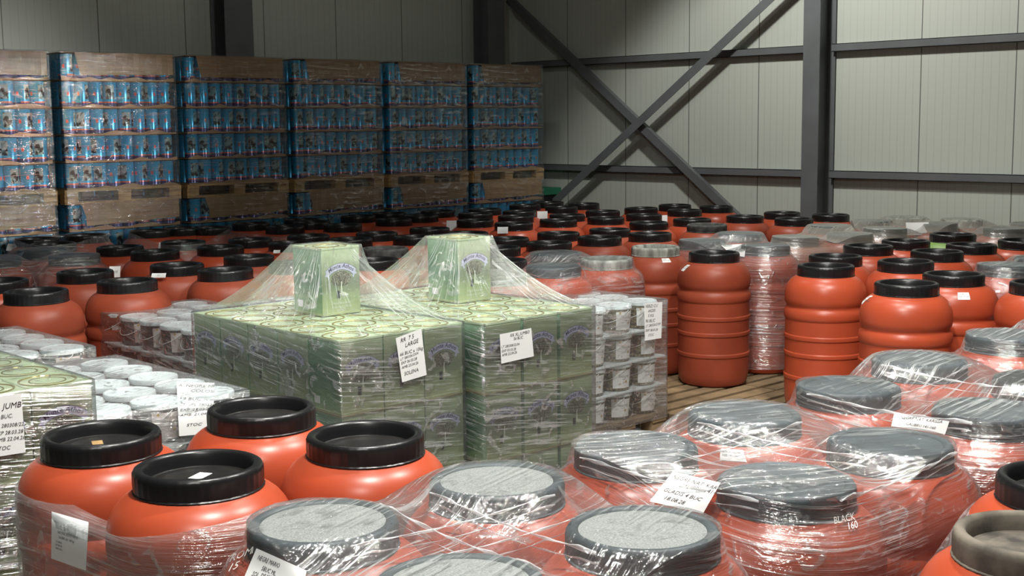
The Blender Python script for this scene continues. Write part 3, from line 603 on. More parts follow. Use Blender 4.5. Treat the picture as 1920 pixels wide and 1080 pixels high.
LAB = {
 'N1a': 'bright red barrel with recessed black lid, nearest the left edge of the front row',
 'N1b': 'bright red barrel with a white slip lying inside its open black lid, front left',
 'N1c': 'bright red black-lidded barrel, rearmost of the four unwrapped ones at front left',
 'N1d': 'bright red barrel with black lid, rightmost of the four unwrapped ones at front left',
 'N2a': 'film-wrapped red barrel with dusty grey lid, beside a handwritten note at bottom centre-left',
 'N2b': 'red barrel with pale dusty film-covered lid and embossed square on its shoulder, bottom centre',
 'N2c': 'film-covered barrel with dusty lid cut off by the bottom edge of the photo',
 'N2d': 'film-covered barrel with speckled grey lid, right of the embossed one at bottom centre',
 'N3a': 'film-wrapped red barrel with dark lid, just right of the green tins at front centre',
 'N3b': 'red barrel with a small BLACK OLIVES label under its film-covered lid',
 'N3c': 'film-wrapped red barrel with BLACK 160 handwritten in white on its shoulder',
 'N3d': 'film-wrapped barrel under the whitest streaky film, right of the BLACK 160 barrel',
 'N4a': 'wrapped barrel with grey lid, front left of the second wrapped group at right',
 'N4b': 'wrapped barrel with large smooth grey lid and black rim showing, back of the right-hand group',
 'N4c': 'wrapped barrel right of the handwritten note lying on film, right side',
 'N4d': 'barrel with black lid partly cut by the right edge, behind the wrapped right-hand group',
 'N5a': 'wrapped barrel with flat grey lid near the right edge, before the unwrapped red barrels',
 'N6a': 'barrel with brownish dusty open lid at the bottom right corner',
 'N6b': 'barrel with black lid cut off by the right edge above the brownish dusty one',
 '1339': 'free-standing red barrel showing all its ribs, right of the white bucket pallet',
 '1549': 'tall ribbed red barrel with glossy black lid, standing alone right of the aisle',
 '1700': 'large red barrel with scuffed black lid, nearest of the unwrapped ones at right',
 '1790': 'red barrel with a printed white label on its front, right side',
 '1957': 'red barrel cut off by the right edge beside the one with a printed label',
 '1566': 'red barrel whose lid peeks directly behind the tall ribbed barrel by the aisle',
 '1698': 'red barrel with glossy ribbed black lid, behind the large scuffed-lid barrel',
 '1628': 'red barrel with black lid behind and right of the tall ribbed aisle barrel',
 '1697': 'red barrel with black lid, left of the one with the green body',
 '1756': 'red barrel with black lid directly in front of the green-bodied one',
 '1786': 'green barrel with black lid among the red ones at right',
 '1822': 'red barrel with black lid, right of and in front of the green-bodied one',
 '1919': 'red barrel with black lid touching the right edge, behind the film-wrapped pair',
 '1229': 'red barrel with whitish dusty lid and a white sticker, behind the bucket pallet',
 '1325': 'red barrel with grey dusty lid, in the rows before the right wall',
 '721': 'barrel with grey scuffed lid between the two single green tins',
 '698': 'barrel with black lid just below the grey scuffed one, between the two single green tins',
 '68': 'red barrel with black open lid at far left, in front of the left bucket pallet',
 '0': 'red barrel with black lid cut off by the left edge',
 '160': 'red barrel with black lid beside a hanging white tag, left side',
 '239': 'red barrel with broad black lid just behind the left white bucket lids',
 '331': 'red barrel with black lid and a white tag at its left rim',
 '423': 'red barrel with black lid, left of the film tent over the first green tin',
 '467': 'black-lidded red barrel, second one back from the left film tent',
 '555': 'barrel seen through the film tent left of the first single green tin',
 '1339x': '',
 '1124': 'red barrel with black lid centre, stains running down its shoulder, left of the whitish lid',
 '1219': 'red barrel with black lid directly behind the whitish dusty lid',
 '1030': 'red barrel with black open lid directly behind the central film-wrapped barrels',
 '931': 'barrel with matt black lid right beside the second single green tin',
 '940': 'barrel with black lid behind the film edge, lower right of the second single green tin',
 '950': 'red barrel with black lid, right of the white tag beside the second single green tin',
 '1343': 'red barrel with black lid at the foot of the right brace',
 '1557': 'red barrel with black lid right at the foot of the tall grey column',
 '1396': 'red barrel with a faint white chalk number, left of the tall column',
 '1466': 'red barrel with black lid against the wall just left of the tall column',
 '1488': 'red barrel with black lid, one row before the column and left of the dusty film',
 '1095': 'red barrel with black lid at the foot of the left brace',
}
CL = {'P1': 'wrapped pallet behind the free-standing ribbed barrel', 'P2': 'dusty wrapped pallet left of the column foot', 'P3': 'dusty wrapped pallet before the wall at right', 'P4': 'wrapped pair at the right edge',
      'P5': 'wrapped pallet in the far right corner', 'FC': 'wrapped pallet behind the white buckets', 'FL': 'film-rimmed pallet at the far left', 'FM': 'wrapped pallet at the left edge', 'FB2': 'film-rimmed pallet before the cardboard at left', 'FB3': 'row before the third can stack'}
rest = [b for b in BL if b[0] not in LAB]
rowdef = [(0, 391, 'rearmost row'), (391, 403.5, 'second row from the back'), (403.5, 416, 'third row from the back'), (416, 436, 'fourth row from the back'), (436, 452, 'fifth row from the back'), (452, 999, 'sixth row from the back')]
ords = ['first', 'second', 'third', 'fourth', 'fifth', 'sixth', 'seventh', 'eighth', 'ninth', 'tenth', 'eleventh', 'twelfth', 'thirteenth', 'fourteenth', 'fifteenth', 'sixteenth']
YT = dict(BARREL_YT)
for lo, hi, rn in rowdef:
    rr = sorted([b for b in rest if not b[3] and lo <= YT[b[0]] < hi], key=lambda b: b[4])
    for k, b in enumerate(rr): LAB[b[0]] = f'black-lidded red barrel, {ords[k]} from left in the {rn}'
for cn, ct in CL.items():
    rr = sorted([b for b in rest if b[3] == cn], key=lambda b: b[4])
    for k, b in enumerate(rr): LAB[b[0]] = f'barrel of the {ct}, {ords[k]} lid from left'
for n, x, y, cl, px in BL:
    k = kinds.get(n, '')
    barrel(n, x, y, LAB[n], {'dust2': 'dust'}.get(k, k) if n != '1700' else '')
if 1:
    sticker('1229', 1249, 488, .07, .05); sticker('1339', 1285, 502, .05, .065, .5); sticker('1700', 1624, 561, .045, .08, .6); sticker('1790', 1807, 555, .075, .055)
    sticker('1957', 1893, 545, .03, .09, .4); sticker('1822', 1873, 471, .05, .05, .3); sticker('N3b', 1373, 853, .085, .05, -.25, ['BLACK OLIVES', 'SIZE 141/160'])
    sticker('1396', 1372, 427, .001, .001, 0, False) if 0 else None
barrel('N5b', BARRELS['N5a'].location.x + .60, BARRELS['N5a'].location.y - .03, 'wrapped barrel almost wholly beyond the right edge, beside the flat grey lid', 'film')
# slip of paper inside a lid
b = BARRELS['N1b']; p = MB().box((-.035, -.022, 0), (.035, .022, .0015)).build('paper_slip', M['paper'], loc=(b.location.x + .01, b.location.y + .01, .074 + 1.007)); p.rotation_euler = (0, 0, .5)
tag(p, 'small white slip lying inside the lid of the front left barrel', 'paper')
b = BARRELS['N1a']; p = MB().box((-.03, -.018, 0), (.03, .018, .0015)).build('paper_slip', M['wood'], loc=(b.location.x - .01, b.location.y + .02, .074 + 1.007)); p.rotation_euler = (0, 0, 1.2)
tag(p, 'yellowish scrap inside the lid of the leftmost front barrel', 'paper')
# embossed square on N2b
def emboss(bn, px, py):
    o = BARRELS[bn]; loc = o.location; o.rotation_euler.z = 0
    bv = BVHTree.FromPolygons([v.co + loc for v in o.children[0].data.vertices], [tuple(p.vertices) for p in o.children[0].data.polygons])
    hit, _, _, _ = bv.ray_cast(Vector((0, 0, CAM_H)), ray_dir(px, py).normalized())
    if hit is None: print('emboss miss'); return
    phi = math.atan2(hit.y - loc.y, hit.x - loc.x); z0 = hit.z - loc.z
    rs = np.array([p[0] for p in BPROF]); zs = np.array([p[1] for p in BPROF]); arc = np.concatenate([[0], np.cumsum(np.hypot(np.diff(rs), np.diff(zs)))]); s0 = np.interp(z0, zs, arc)
    def pt(u, v, e=.0015):
        s = s0 + v; r = np.interp(s, arc, rs) + e; a = phi + u / .28; return (r * math.cos(a), r * math.sin(a), np.interp(s, arc, zs) + e * .5)
    V = []; F = []
    def bar(u0, v0, u1, v1, w=.002):
        d = math.hypot(u1 - u0, v1 - v0); nx, ny = -(v1 - v0) / d * w, (u1 - u0) / d * w; k = len(V); m = 6
        for i in range(m + 1):
            t = i / m; u = u0 + (u1 - u0) * t; v = v0 + (v1 - v0) * t; V.append(pt(u + nx, v + ny, .0004)); V.append(pt(u, v, .003)); V.append(pt(u - nx, v - ny, .0004))
        for i in range(m):
            for q in (0, 1): F.append((k + 3 * i + q, k + 3 * i + 3 + q, k + 3 * i + 4 + q, k + 3 * i + 1 + q))
    a, b_ = .034, .03; bar(-a, -b_, a, -b_); bar(-a, b_, a, b_); bar(-a, -b_, -a, b_); bar(a, -b_, a, b_)
    tv, tf = text_verts('220L', .026, 0); k = len(V); V.extend(pt(-.026 + x, .002 + y, .0028) for x, y in tv); F.extend(tuple(i + k for i in f) for f in tf)
    mesh('embossed_square', V, F, M['barrel'], o)
emboss('N2b', 845, 1018)

# pallets under the barrels: rows of pallets, only where a barrel stands
cells = {}; PX0 = 13.16 - 11 * 1.22; PY0 = 0.0
for n, x, y, cl, px in BL:
    for dx, dy in ((0, 0),):
        cells[(int(math.floor((x + dx - PX0) / 1.22)), int(math.floor((y + dy) / .82)))] = 1
for (i, j), c in sorted(cells.items()):
    if i > 10: continue
    cx, cy = PX0 + (i + .5) * 1.22, (j + .5) * .82
    lb, gp = 'dark wooden pallet hidden beneath the closely packed red barrels', 'pallets hidden under the barrels'
    pallet(cx, cy, 0, lb, gp, 1.2, .8, 'wood_dark')

# ================================================================ cans
CR, CHH = .0735, .25
mb = MB().lathe([(.001, .001), (.068, .001), (.0715, .0), (CR, .003), (CR, .006), (.0722, .010), (.0722, .240), (CR, .244), (CR, .248), (.0715, .25), (.069, .243), (.001, .243)], 20)
mb.m = [1 if (k % 11) in (0, 1, 2, 3, 7, 8, 9, 10) else 0 for k in range(len(mb.F))]
_c = mb.build('olive_can', [M['can'], M['can_metal']], smooth=True); sharp(_c, 35); CANME = _c.data; bpy.data.objects.remove(_c)
YS = 12.30; UB = 1.40; TH = (2.887 - UB - .144) / 5; PITCH = 1.352
cents = [6.232 + PITCH * (k - 1) for k in range(6)]
rank = ['leftmost', 'second', 'third', 'fourth', 'fifth', 'rightmost']; tn = ['topmost', 'second', 'third', 'fourth', 'lowest']
def can(x, y, z):
    o = bpy.data.objects.new('olive_can', CANME); COL.objects.link(o); o.location = (x, y, z); o.rotation_euler = (0, 0, random.uniform(0, 2 * PI)); return o
stuff = MB(); _cv = [tuple(v.co) for v in CANME.vertices]; _cf = [tuple(p.vertices) for p in CANME.polygons]; _cm = [p.material_index for p in CANME.polygons]
def stuff_can(x, y, z):
    k = len(stuff.V); a = random.uniform(0, 6.28); c, s = math.cos(a), math.sin(a)
    stuff.V += [(v[0] * c - v[1] * s + x, v[0] * s + v[1] * c + y, v[2] + z) for v in _cv]; stuff.F += [tuple(i + k for i in f) for f in _cf]; stuff.m += _cm
ncan = 0; DEEP = 6
for s, cx in enumerate(cents):
    x0 = cx - .6
    for lvl, base in (('upper', UB), ('lower', UB - 1.487)):
        zb = base + .144
        if lvl == 'lower': zb = UB - 5 * TH
        pl = pallet(cx, YS + .46, base if lvl == 'upper' else 0, f'pallet carrying the upper load of the {rank[s]} blue can stack' if lvl == 'upper' else 'pallet on the floor under the can stacks, hidden behind the barrels', None if lvl == 'upper' else 'floor pallets of the can stacks', 1.28, .96, 'wood')
        for t in range(5):            # t=0 topmost
            z = zb + (4 - t) * TH + .012
            if lvl == 'lower' and t > 1:
                for k in range(8): stuff_can(x0 + .075 + .15 * k, YS + .075, z)
                continue
            lab = f'blue can in the {tn[t]} layer of the {rank[s]} {lvl} load, counted from the left'
            gp = f'cans of the {tn[t]} layer, {rank[s]} {lvl} stack'
            for k in range(8):
                if s == 0 and k < 4: stuff_can(x0 + .075 + .15 * k, YS + .075, z); continue
                if ncan < 300: tag(can(x0 + .075 + .15 * k, YS + .075, z), lab, 'can', gp); ncan += 1
                else: stuff_can(x0 + .075 + .15 * k, YS + .075, z)
            for q in range(1, DEEP):
                stuff_can(x0 + .075, YS + .075 + .15 * q, z)
                if s == 5: stuff_can(x0 + 1.125, YS + .075 + .15 * q, z)
            # cardboard tray under the layer
            dz = random.uniform(-.004, .004)
            V = []; nx = 12; fl = [.014 + .03 * abs(math.sin(i * .7 + s * 2 + t)) * (random.random() < .5) for i in range(nx + 1)]
            tb = MB().box((x0 - .01, YS - .012, z - .012), (x0 + 1.21, YS + .91, z - .001))
            for i in range(nx):
                xa, xb = x0 - .01 + 1.22 * i / nx, x0 - .01 + 1.22 * (i + 1) / nx
                tb.add([(xa, YS - .014, z - .013), (xb, YS - .014, z - .013), (xb, YS - .014, z - .013 + fl[i + 1]), (xa, YS - .014, z - .013 + fl[i]), (xa, YS - .009, z - .013), (xb, YS - .009, z - .013), (xb, YS - .009, z - .013 + fl[i + 1]), (xa, YS - .009, z - .013 + fl[i])],
                       [(0, 1, 2, 3), (5, 4, 7, 6), (3, 2, 6, 7), (1, 0, 4, 5)])
            o = tb.build('cardboard_sheet', M['card']); tag(o, f'thin brown cardboard sheet under the {tn[t]} can layer of the {rank[s]} {lvl} load', 'cardboard')
        # brown paperboard wrapped round the top layer
        ztop = zb + 5 * TH; xa = x0 + .19 + random.uniform(-.02, .03); xb = x0 + 1.21; zl = ztop - TH * .80; zr = ztop - TH * random.uniform(.70, .86)
        if lvl == 'lower': zl = ztop - TH * .83; zr = ztop - TH * random.uniform(.68, .76)
        V = []; F = []; m = 16
        for i in range(m + 1):
            u = i / m; x = xa + (xb - xa) * u; y = YS - .008 - .006 * abs(math.sin(u * PI * 8)); zz = zl + (zr - zl) * u
            if i == 0 and s in (1, 2): x -= 0
            V += [(x + (-.05 if i == 0 else 0), y, ztop + .008 - .004 * math.sin(u * 9)), (x + (.03 if (i == 0 and lvl == 'lower') else 0), y, zz), (x, y + .004, ztop + .008 - .004 * math.sin(u * 9)), (x, y + .004, zz)]
        for i in range(m):
            k = 4 * i; F += [(k + 1, k + 5, k + 4, k), (k + 2, k + 6, k + 7, k + 3), (k, k + 4, k + 6, k + 2), (k + 3, k + 7, k + 5, k + 1)]
        k = len(V); V += [(x0 + .02, YS + .01, ztop + .004), (xb, YS + .01, ztop + .004), (xb, YS + .91, ztop + .004), (x0 + .02, YS + .91, ztop + .004), (x0 + .02, YS + .01, ztop + .009), (xb, YS + .01, ztop + .009), (xb, YS + .91, ztop + .009), (x0 + .02, YS + .91, ztop + .009)]
        F += [(k, k + 3, k + 2, k + 1), (k + 4, k + 5, k + 6, k + 7), (k, k + 1, k + 5, k + 4), (k + 1, k + 2, k + 6, k + 5), (k + 3, k, k + 4, k + 7)]
        o = mesh('cardboard_wrap', V, F, M['card']); tag(o, f'brown paperboard covering the top can layer of the {rank[s]} {lvl} load', 'cardboard')
        box_film(f'S{s}{lvl}', x0 - .015, x0 + 1.215, YS - .024, YS + .93, ztop + .012, f'glossy stretch film wrapped round the {rank[s]} {lvl} load of blue cans', 'film_stack', zbot=zb - .13 if lvl == 'upper' else .05, seed=s + 7, slant=.02, bumpy=.0)
o = stuff.build('olive_cans', [M['can'], M['can_metal']], smooth=True); sharp(o, 35); tag(o, 'remaining blue olive cans on the sides and lower layers of the stacks', 'cans', kind='stuff')

# ================================================================ tins
TW, TD, THT = .243, .256, .350
def arc_pts(cx, cz, r0, r1, a0, a1, n=14):
    V = []; F = []
    for i in range(n + 1):
        a = math.radians(a0 + (a1 - a0) * i / n)
        V += [(cx + r0 * math.cos(a), cz + r0 * math.sin(a)), (cx + r1 * math.cos(a), cz + r1 * math.sin(a))]
    F = [(2 * i, 2 * i + 1, 2 * i + 3, 2 * i + 2) for i in range(n)]
    return V, F
def arc_text(txt, cx, cz, r, size, a_mid=90):
    tv, tf = text_verts(txt, size, .12, 'CENTER', .012)
    return [(cx + (r + y) * math.cos(math.radians(a_mid) - x / r), cz + (r + y) * math.sin(math.radians(a_mid) - x / r)) for x, y in tv], tf
def logo_geo():
    P = []   # (verts2d, faces, mat, depth)
    cx = .122; cz = .118; R = .118
    v, f = arc_pts(cx, cz, R - .004, R + .030, 48, 132); P.append((v, f, 'ribbon', .0006))
    for sgn in (1, -1):
        a = math.radians(90 + sgn * 42); b = math.radians(90 + sgn * 50); q = [(cx + r * math.cos(t), cz + r * math.sin(t)) for r, t in ((R - .012, a), (R + .018, a), (R + .014, b), (R + .002, (a + b) / 2), (R - .016, b))]
        P.append((q, [(0, 1, 2, 3, 4)], 'ribbon', .0005))
    for rr in (R - .005, R + .029):
        v, f = arc_pts(cx, cz, rr, rr + .0016, 48, 132); P.append((v, f, 'navy', .0008))
    v, f = arc_text('Munte Athos', cx, cz, R + .006, .030); P.append((v, f, 'navy', .001))
    n = 26; rs = np.random.RandomState(3)
    crown = [(cx + (.058 + .010 * rs.rand()) * math.cos(2 * PI * i / n), .186 + (.036 + .008 * rs.rand()) * math.sin(2 * PI * i / n)) for i in range(n)]
    P.append((crown, [tuple(range(n))], 'tree', .0005))
    P.append(([(cx - .004, .10), (cx + .008, .098), (cx + .003, .15), (cx + .006, .17), (cx + .001, .17), (cx - .003, .15)], [(0, 1, 2, 3, 4, 5)], 'white_print', .0007))
    P.append(([(cx - .03, .085), (cx - .010, .085), (cx - .010, .125), (cx - .03, .125)], [(0, 1, 2, 3)], 'dark_print', .0008))
    P.append(([(cx - .002, .098), (cx + .040, .095), (cx + .046, .102), (cx + .022, .112), (cx + .006, .118)], [(0, 1, 2, 3, 4)], 'white_print', .0006))
    for k, t in enumerate(('Naturbelassene', 'Kalamata Oliven')):
        v, f = text_verts(t, .0185, 0, 'CENTER'); P.append(([(x + cx, y + .055 - .020 * k) for x, y in v], f, 'white_print', .0008))
    return P
LOGO = logo_geo(); LM = ['ribbon', 'navy', 'tree', 'white_print', 'dark_print']
def side_geo():
    P = []; cx = .128
    v, f = arc_text('OLIVEN NATURALE', cx, .09, .115, .013); P.append((v, f, 'white_print', .0008))
    P.append(([(cx - .09, .035), (cx - .045, .035), (cx - .045, .07), (cx - .09, .07)], [(0, 1, 2, 3)], 'paper', .0008))
    return P
SIDE = side_geo()
def print_mesh(P, mats, frame, name, parent):
    mb = MB()
    for v, f, m, d in P: mb.add([frame(x, z, d) for x, z in v], f, mats.index(m))
    return mb.build(name, [M[m] for m in mats], parent)
_tin = {}
def make_tin(kind):
    """A: logos on -Y/+Y faces, plain on X ; B: logos on -X/+X"""
    o = empty('olive_tin'); a, b_, h = TW / 2, TD / 2, THT
    mb = MB(); mb.box((-a + .002, -b_ + .002, 0), (a - .002, b_ - .002, h - .004))
    logoY = kind == 'A'
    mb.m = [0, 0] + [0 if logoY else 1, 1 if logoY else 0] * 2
    for z in (0.0, h - .012):   # rolled seams
        for r0, r1 in (((-a, -b_), (a, -b_ + .004)), ((-a, b_ - .004), (a, b_)), ((-a, -b_), (-a + .004, b_)), ((a - .004, -b_), (a, b_))):
            mb.box((r0[0], r0[1], z), (r1[0], r1[1], z + .012 if z == 0 else h), 0)
    mb.build('body', [M['tin_front'], M['tin_side']], o, bevel=.0015)
    lb = MB().box((-a + .004, -b_ + .004, h - .008), (a - .004, b_ - .004, h - .006))
    lb.lathe([(.108, h - .006), (.110, h - .001), (.104, h), (.100, h - .005), (.072, h - .006), (.070, h - .002), (.066, h - .002), (.064, h - .006), (.001, h - .006)], 40)
    lb.build('lid', M['gold'], o, smooth=False)
    fr = {'-Y': lambda x, z, d: (x - a, -b_ - d + .0016, z), '+Y': lambda x, z, d: (a - x, b_ + d - .0016, z),
          '-X': lambda x, z, d: (-a - d + .0016, b_ - x, z), '+X': lambda x, z, d: (a + d - .0016, x - b_, z)}
    if kind == 'A':
        print_mesh(LOGO, LM, fr['-Y'], 'printed_logo', o); print_mesh(SIDE, ['white_print', 'paper'], fr['-X'], 'printed_side_text', o)
    else:
        print_mesh(LOGO, LM, fr['-X'], 'printed_logo', o)
    _tin[kind] = [o, False]; return o
def tin(kind, x, y, z, label):
    if kind not in _tin: make_tin(kind)
    e = _tin[kind]
    if not e[1]: o = e[0]; e[1] = True
    else: o = copy_tree(e[0])
    o.location = (x, y, z); tag(o, label, 'tin'); return o
rows_w = ['first', 'second', 'third', 'fourth', 'fifth', 'sixth']
def tin_pallet(x0, y0, nx, ny, dx, dy, layers, who, mat='wood', kindleft='B'):
    pallet(x0 + nx * dx / 2, y0 + ny * dy / 2, 0, f'wooden pallet under the {who}', None, nx * dx, ny * dy, mat)
    for L in range(layers):
        z = .144 + (layers - 1 - L) * THT
        if L < layers - 1:
            o = MB().box((x0 - .002, y0 - .002, z - .0018), (x0 + nx * dx + .002, y0 + ny * dy + .002, z - .0002)).build('cardboard_sheet', M['card']); tag(o, f'cardboard sheet below the {["top", "middle", "bottom"][L]} layer of the {who}', 'cardboard')
        for i in range(nx):
            for j in range(ny):
                if L > 0 and i > 0 and j > 0: continue
                k = kindleft if (i == 0 and j > 0) else 'A'
                lb = f'green tin, {["top", "middle", "bottom"][L]} layer of the {who}, {(["front"] + rows_w[1:])[j]} row, {["left", "middle", "right"][i]}'
                tin(k, x0 + dx * (i + .5), y0 + dy * (j + .5), z + .0005, lb)
T1 = (3.403, 4.715); T2 = (4.177, 4.600)
tin_pallet(*T1, 3, 5, .2457, .2612, 3, 'large tin block')
tin_pallet(*T2, 3, 5, .262, .262, 3, 'second tin block', kindleft='A')
tin_pallet(2.213 - 3 * .2457, 4.707, 3, 5, .2457, .2612, 3, 'left-edge tin block')
t1 = tin('A', 3.770 + .13, 5.379 + .13, 1.195, 'single green tin standing on top of the large tin block, under the left film tent')
t2 = tin('A', 4.554 + .13, 5.225 + .13, 1.195, 'single green tin standing on top of the second tin block, under the right film tent')

# ================================================================ buckets
_bk = {}
def make_bucket(kind):
    o = empty('olive_bucket'); h = .182
    MB().lathe([(.001, .002), (.098, .002), (.103, .006), (.1145, h - .02), (.1145, h - .012)], 36).build('tub', M['olives_dark' if kind != 'green' else 'olives_green'], o, smooth=True)
    r0 = .120
    l = MB().lathe([(.114, h - .022), (r0, h - .020), (r0 + .001, h - .002), (r0 - .002, h + .004), (.112, h + .0055), (.108, h + .001), (.102, h + .0005), (.001, h + .001)], 40).build('lid', M['bucket_lid'], o, smooth=True); sharp(l, 35)
    V = []; F = []; nn = 12; za, zb = .022, .146; aw = 1.30
    for i in range(nn + 1):
        a = -PI / 2 - aw / 2 + aw * i / nn + .15
        for z in (za, zb):
            r = .103 + (.1145 - .103) * (z - .006) / (h - .026) + .0012; V.append((r * math.cos(a), r * math.sin(a), z))
    F = [(2 * i, 2 * i + 2, 2 * i + 3, 2 * i + 1) for i in range(nn)]
    lab = mesh('label', V, F, M['bucket_label' if kind == 'green' else 'bucket_label_pink'], o, smooth=True)
    def wrap(x, z, e):
        r = .103 + (.1145 - .103) * (z - .006) / (h - .026) + e; a = -PI / 2 + .15 + x / .11; return (r * math.cos(a), r * math.sin(a), z)
    mb = MB(); tv, tf = text_verts('MASLINE', .020, 0, 'CENTER'); mb.add([wrap(x + .012, y + .095, .0022) for x, y in tv], tf, 0)
    tv, tf = text_verts('naturale', .010, 0, 'CENTER'); mb.add([wrap(x + .012, y + .082, .0022) for x, y in tv], tf, 0)
    mb.add([wrap(.03 + .009 * math.cos(2 * PI * i / 10), .066 + .009 * math.sin(2 * PI * i / 10), .0022) for i in range(10)], [tuple(range(10))], 1)
    mb.add([wrap(-.045 + .007 * math.cos(2 * PI * i / 8), .138 + .007 * math.sin(2 * PI * i / 8), .0022) for i in range(8)], [tuple(range(8))], 1)
    mb.build('printed_text', [M['ink_grey'], M['emblem']], lab)
    # wire handle folded down
    V = []; F = []; m = 20; k = 5
    for i in range(m + 1):
        t = i / m; a = -PI / 2 - 1.25 - 1.55 + 3.1 * t; r = .1205 + .002 * math.sin(PI * t); z = h - .026 - .085 * math.sin(PI * t); c = Vector((r * math.cos(a), r * math.sin(a), z))
        for q in range(k): V.append(c + Vector((math.cos(a) * .0022 * math.cos(2 * PI * q / k), math.sin(a) * .0022 * math.cos(2 * PI * q / k), .0022 * math.sin(2 * PI * q / k))))
    for i in range(m):
        for q in range(k): F.append((i * k + q, i * k + (q + 1) % k, (i + 1) * k + (q + 1) % k, (i + 1) * k + q))
    mesh('handle', V, F, M['white_plastic'], o, smooth=True)
    return o
def bucket(kind, x, y, z, label, rz):
    if kind not in _bk: _bk[kind] = [make_bucket(kind), False]
    e = _bk[kind]
    if not e[1]: o = e[0]; e[1] = True
    else: o = copy_tree(e[0])
    o.location = (x, y, z); o.rotation_euler = (0, 0, rz); tag(o, label, 'bucket'); return o
def bucket_pallet(x0, y0, nx, ny, d, who, kind, tiers=4, pitch=.200, skip=()):
    pallet(x0 + nx * d / 2, y0 + ny * d / 2, 0, f'wooden pallet under the {who}', None, nx * d, ny * d, 'wood_dark')
    tt = ['top', 'second', 'third', 'bottom']
    for L in range(tiers):
        z = .144 + (tiers - 1 - L) * pitch
        if L: 
            pass
        for i in range(nx):
            for j in range(ny):
                if L > 0 and i > 0 and j > 0: continue
                if L == 0 and (i, j) in skip: continue
                col = ['left', 'middle', 'right', 'far right'][i] if nx > 2 else ['left', 'right'][i]
                bucket(kind, x0 + d * (i + .5), y0 + d * (j + .5), z, f'white-lidded bucket, {tt[L]} tier of the {who}, {rows_w[j]} row, {col}', random.uniform(-.55, -.15))
        if L < tiers - 1:
            zc = .144 + (tiers - 1 - L) * pitch
            o = MB().box((x0 + .004, y0 + .004, zc - .0105), (x0 + nx * d - .004, y0 + ny * d - .004, zc - .0008)).build('layer_sheet', M['bucket_lid'])
            tag(o, f'pale sheet under the {tt[L]} tier of the {who}', 'sheet')
bucket_pallet(6.10, 5.70, 3, 5, .264, 'bucket pallet right of the tins', 'green', skip=((1, 2), (1, 3)))
bucket_pallet(2.405, 5.18, 3, 5, .264, 'bucket pallet with the COLOSAL note', 'dark')
bucket_pallet(2.455, 6.86, 3, 4, .264, 'bucket pallet at the left edge', 'dark')
bucket_pallet(3.88, 6.88, 3, 5, .264, 'bucket pallet behind the tins', 'dark')
bucket_pallet(4.74, 6.50, 2, 5, .264, 'bucket pallet between the film tents', 'dark')

# ================================================================ stretch films
def P(*n): return [tuple(BARRELS[k].location[:2]) for k in n]
box_film('T1', T1[0], T1[0] + 3 * .2457, T1[1], T1[1] + 5 * .2612, 1.196, 'clear film tent over the large tin block and its single tin', tin=(t1.location.x - TW / 2, t1.location.x + TW / 2, t1.location.y - TD / 2, t1.location.y + TD / 2, 1.195 + THT), seed=3)
box_film('T2', T2[0], T2[0] + 3 * .262, T2[1], T2[1] + 5 * .262, 1.196, 'clear film tent over the second tin block and its single tin', tin=(t2.location.x - TW / 2, t2.location.x + TW / 2, t2.location.y - TD / 2, t2.location.y + TD / 2, 1.195 + THT), seed=4)
box_film('T3', 2.213 - 3 * .2457, 2.213, 4.707, 4.707 + 5 * .2612, 1.196, 'clear stretch film round the tin block at the left edge', seed=5)
ZB = .144 + 3 * .2 + .19
box_film('BD', 6.10, 6.10 + .792, 5.70, 7.02, ZB, 'clear stretch film round the bucket pallet right of the tins', 'film_bucket', seed=6, bumpy=.006)
box_film('BA', 2.405, 3.197, 5.18, 6.50, ZB, 'clear stretch film round the bucket pallet with the COLOSAL note', 'film_bucket', seed=8, bumpy=.006)
box_film('BB', 2.455, 3.247, 6.86, 7.916, ZB, 'clear stretch film over the bucket pallet at the left edge', 'film_bucket', seed=9, bumpy=.006)
box_film('BC', 3.88, 4.672, 6.88, 8.20, ZB, 'clear stretch film over the bucket pallet behind the tins', 'film_bucket', seed=10, bumpy=.006)
box_film('BE', 4.74, 5.268, 6.50, 7.82, ZB, 'clear stretch film over the bucket pallet between the film tents', 'film_bucket', seed=11, bumpy=.006)
barrel_film('N1', P('N1a', 'N1b', 'N1c', 'N1d'), 'clear stretch film round the waists of the four open-lidded front left barrels', 'film_waist', roof=False, ztop=lambda th: .93 + .05 * np.cos(th * 1 + 2.2) + .03 * np.sin(3 * th + 1), seed=2)
barrel_film('N2', P('N2a', 'N2b', 'N2c', 'N2d'), 'clear stretch film drawn over the four dusty-lidded barrels at bottom centre', seed=3, tilt=(1, .3))
barrel_film('N3', P('N3a', 'N3b', 'N3c', 'N3d'), 'clear stretch film over the four barrels around the BLACK 160 one', seed=4, tilt=(.9, -.5))
barrel_film('N4', P('N4a', 'N4b', 'N4c', 'N4d'), 'clear stretch film over the wrapped barrel group at right with a note on it', seed=5, tilt=(1, .1))
barrel_film('N5', P('N5a', 'N5b'), 'clear stretch film over the barrel near the right edge', seed=6)
barrel_film('N6', P('N6a', 'N6b'), 'clear stretch film round the barrels in the bottom right corner', roof=False, ztop=lambda th: .97 + .02 * np.sin(2 * th), seed=7)
barrel_film('P1', P('P1a', 'P1b', 'P1c'), 'glossy stretch film over barrels behind the free-standing ribbed barrel', 'film_waist', seed=8)
barrel_film('P2', P('P2a', 'P2b', 'P2c'), 'dull dusty stretch film over barrels left of the column foot', 'film_dusty', seed=9)
barrel_film('P3', P('P3a', 'P3b', 'P3c', 'P3d'), 'dusty stretch film over the barrels before the right wall', 'film_dusty', seed=10)
barrel_film('P5', P('P5a', 'P5b', 'P5c'), 'dusty stretch film over the barrels in the far right corner', 'film_dusty', seed=11)
barrel_film('P4', P('P4a', 'P4b'), 'shiny stretch film over the pair of barrels at the right edge', seed=12)
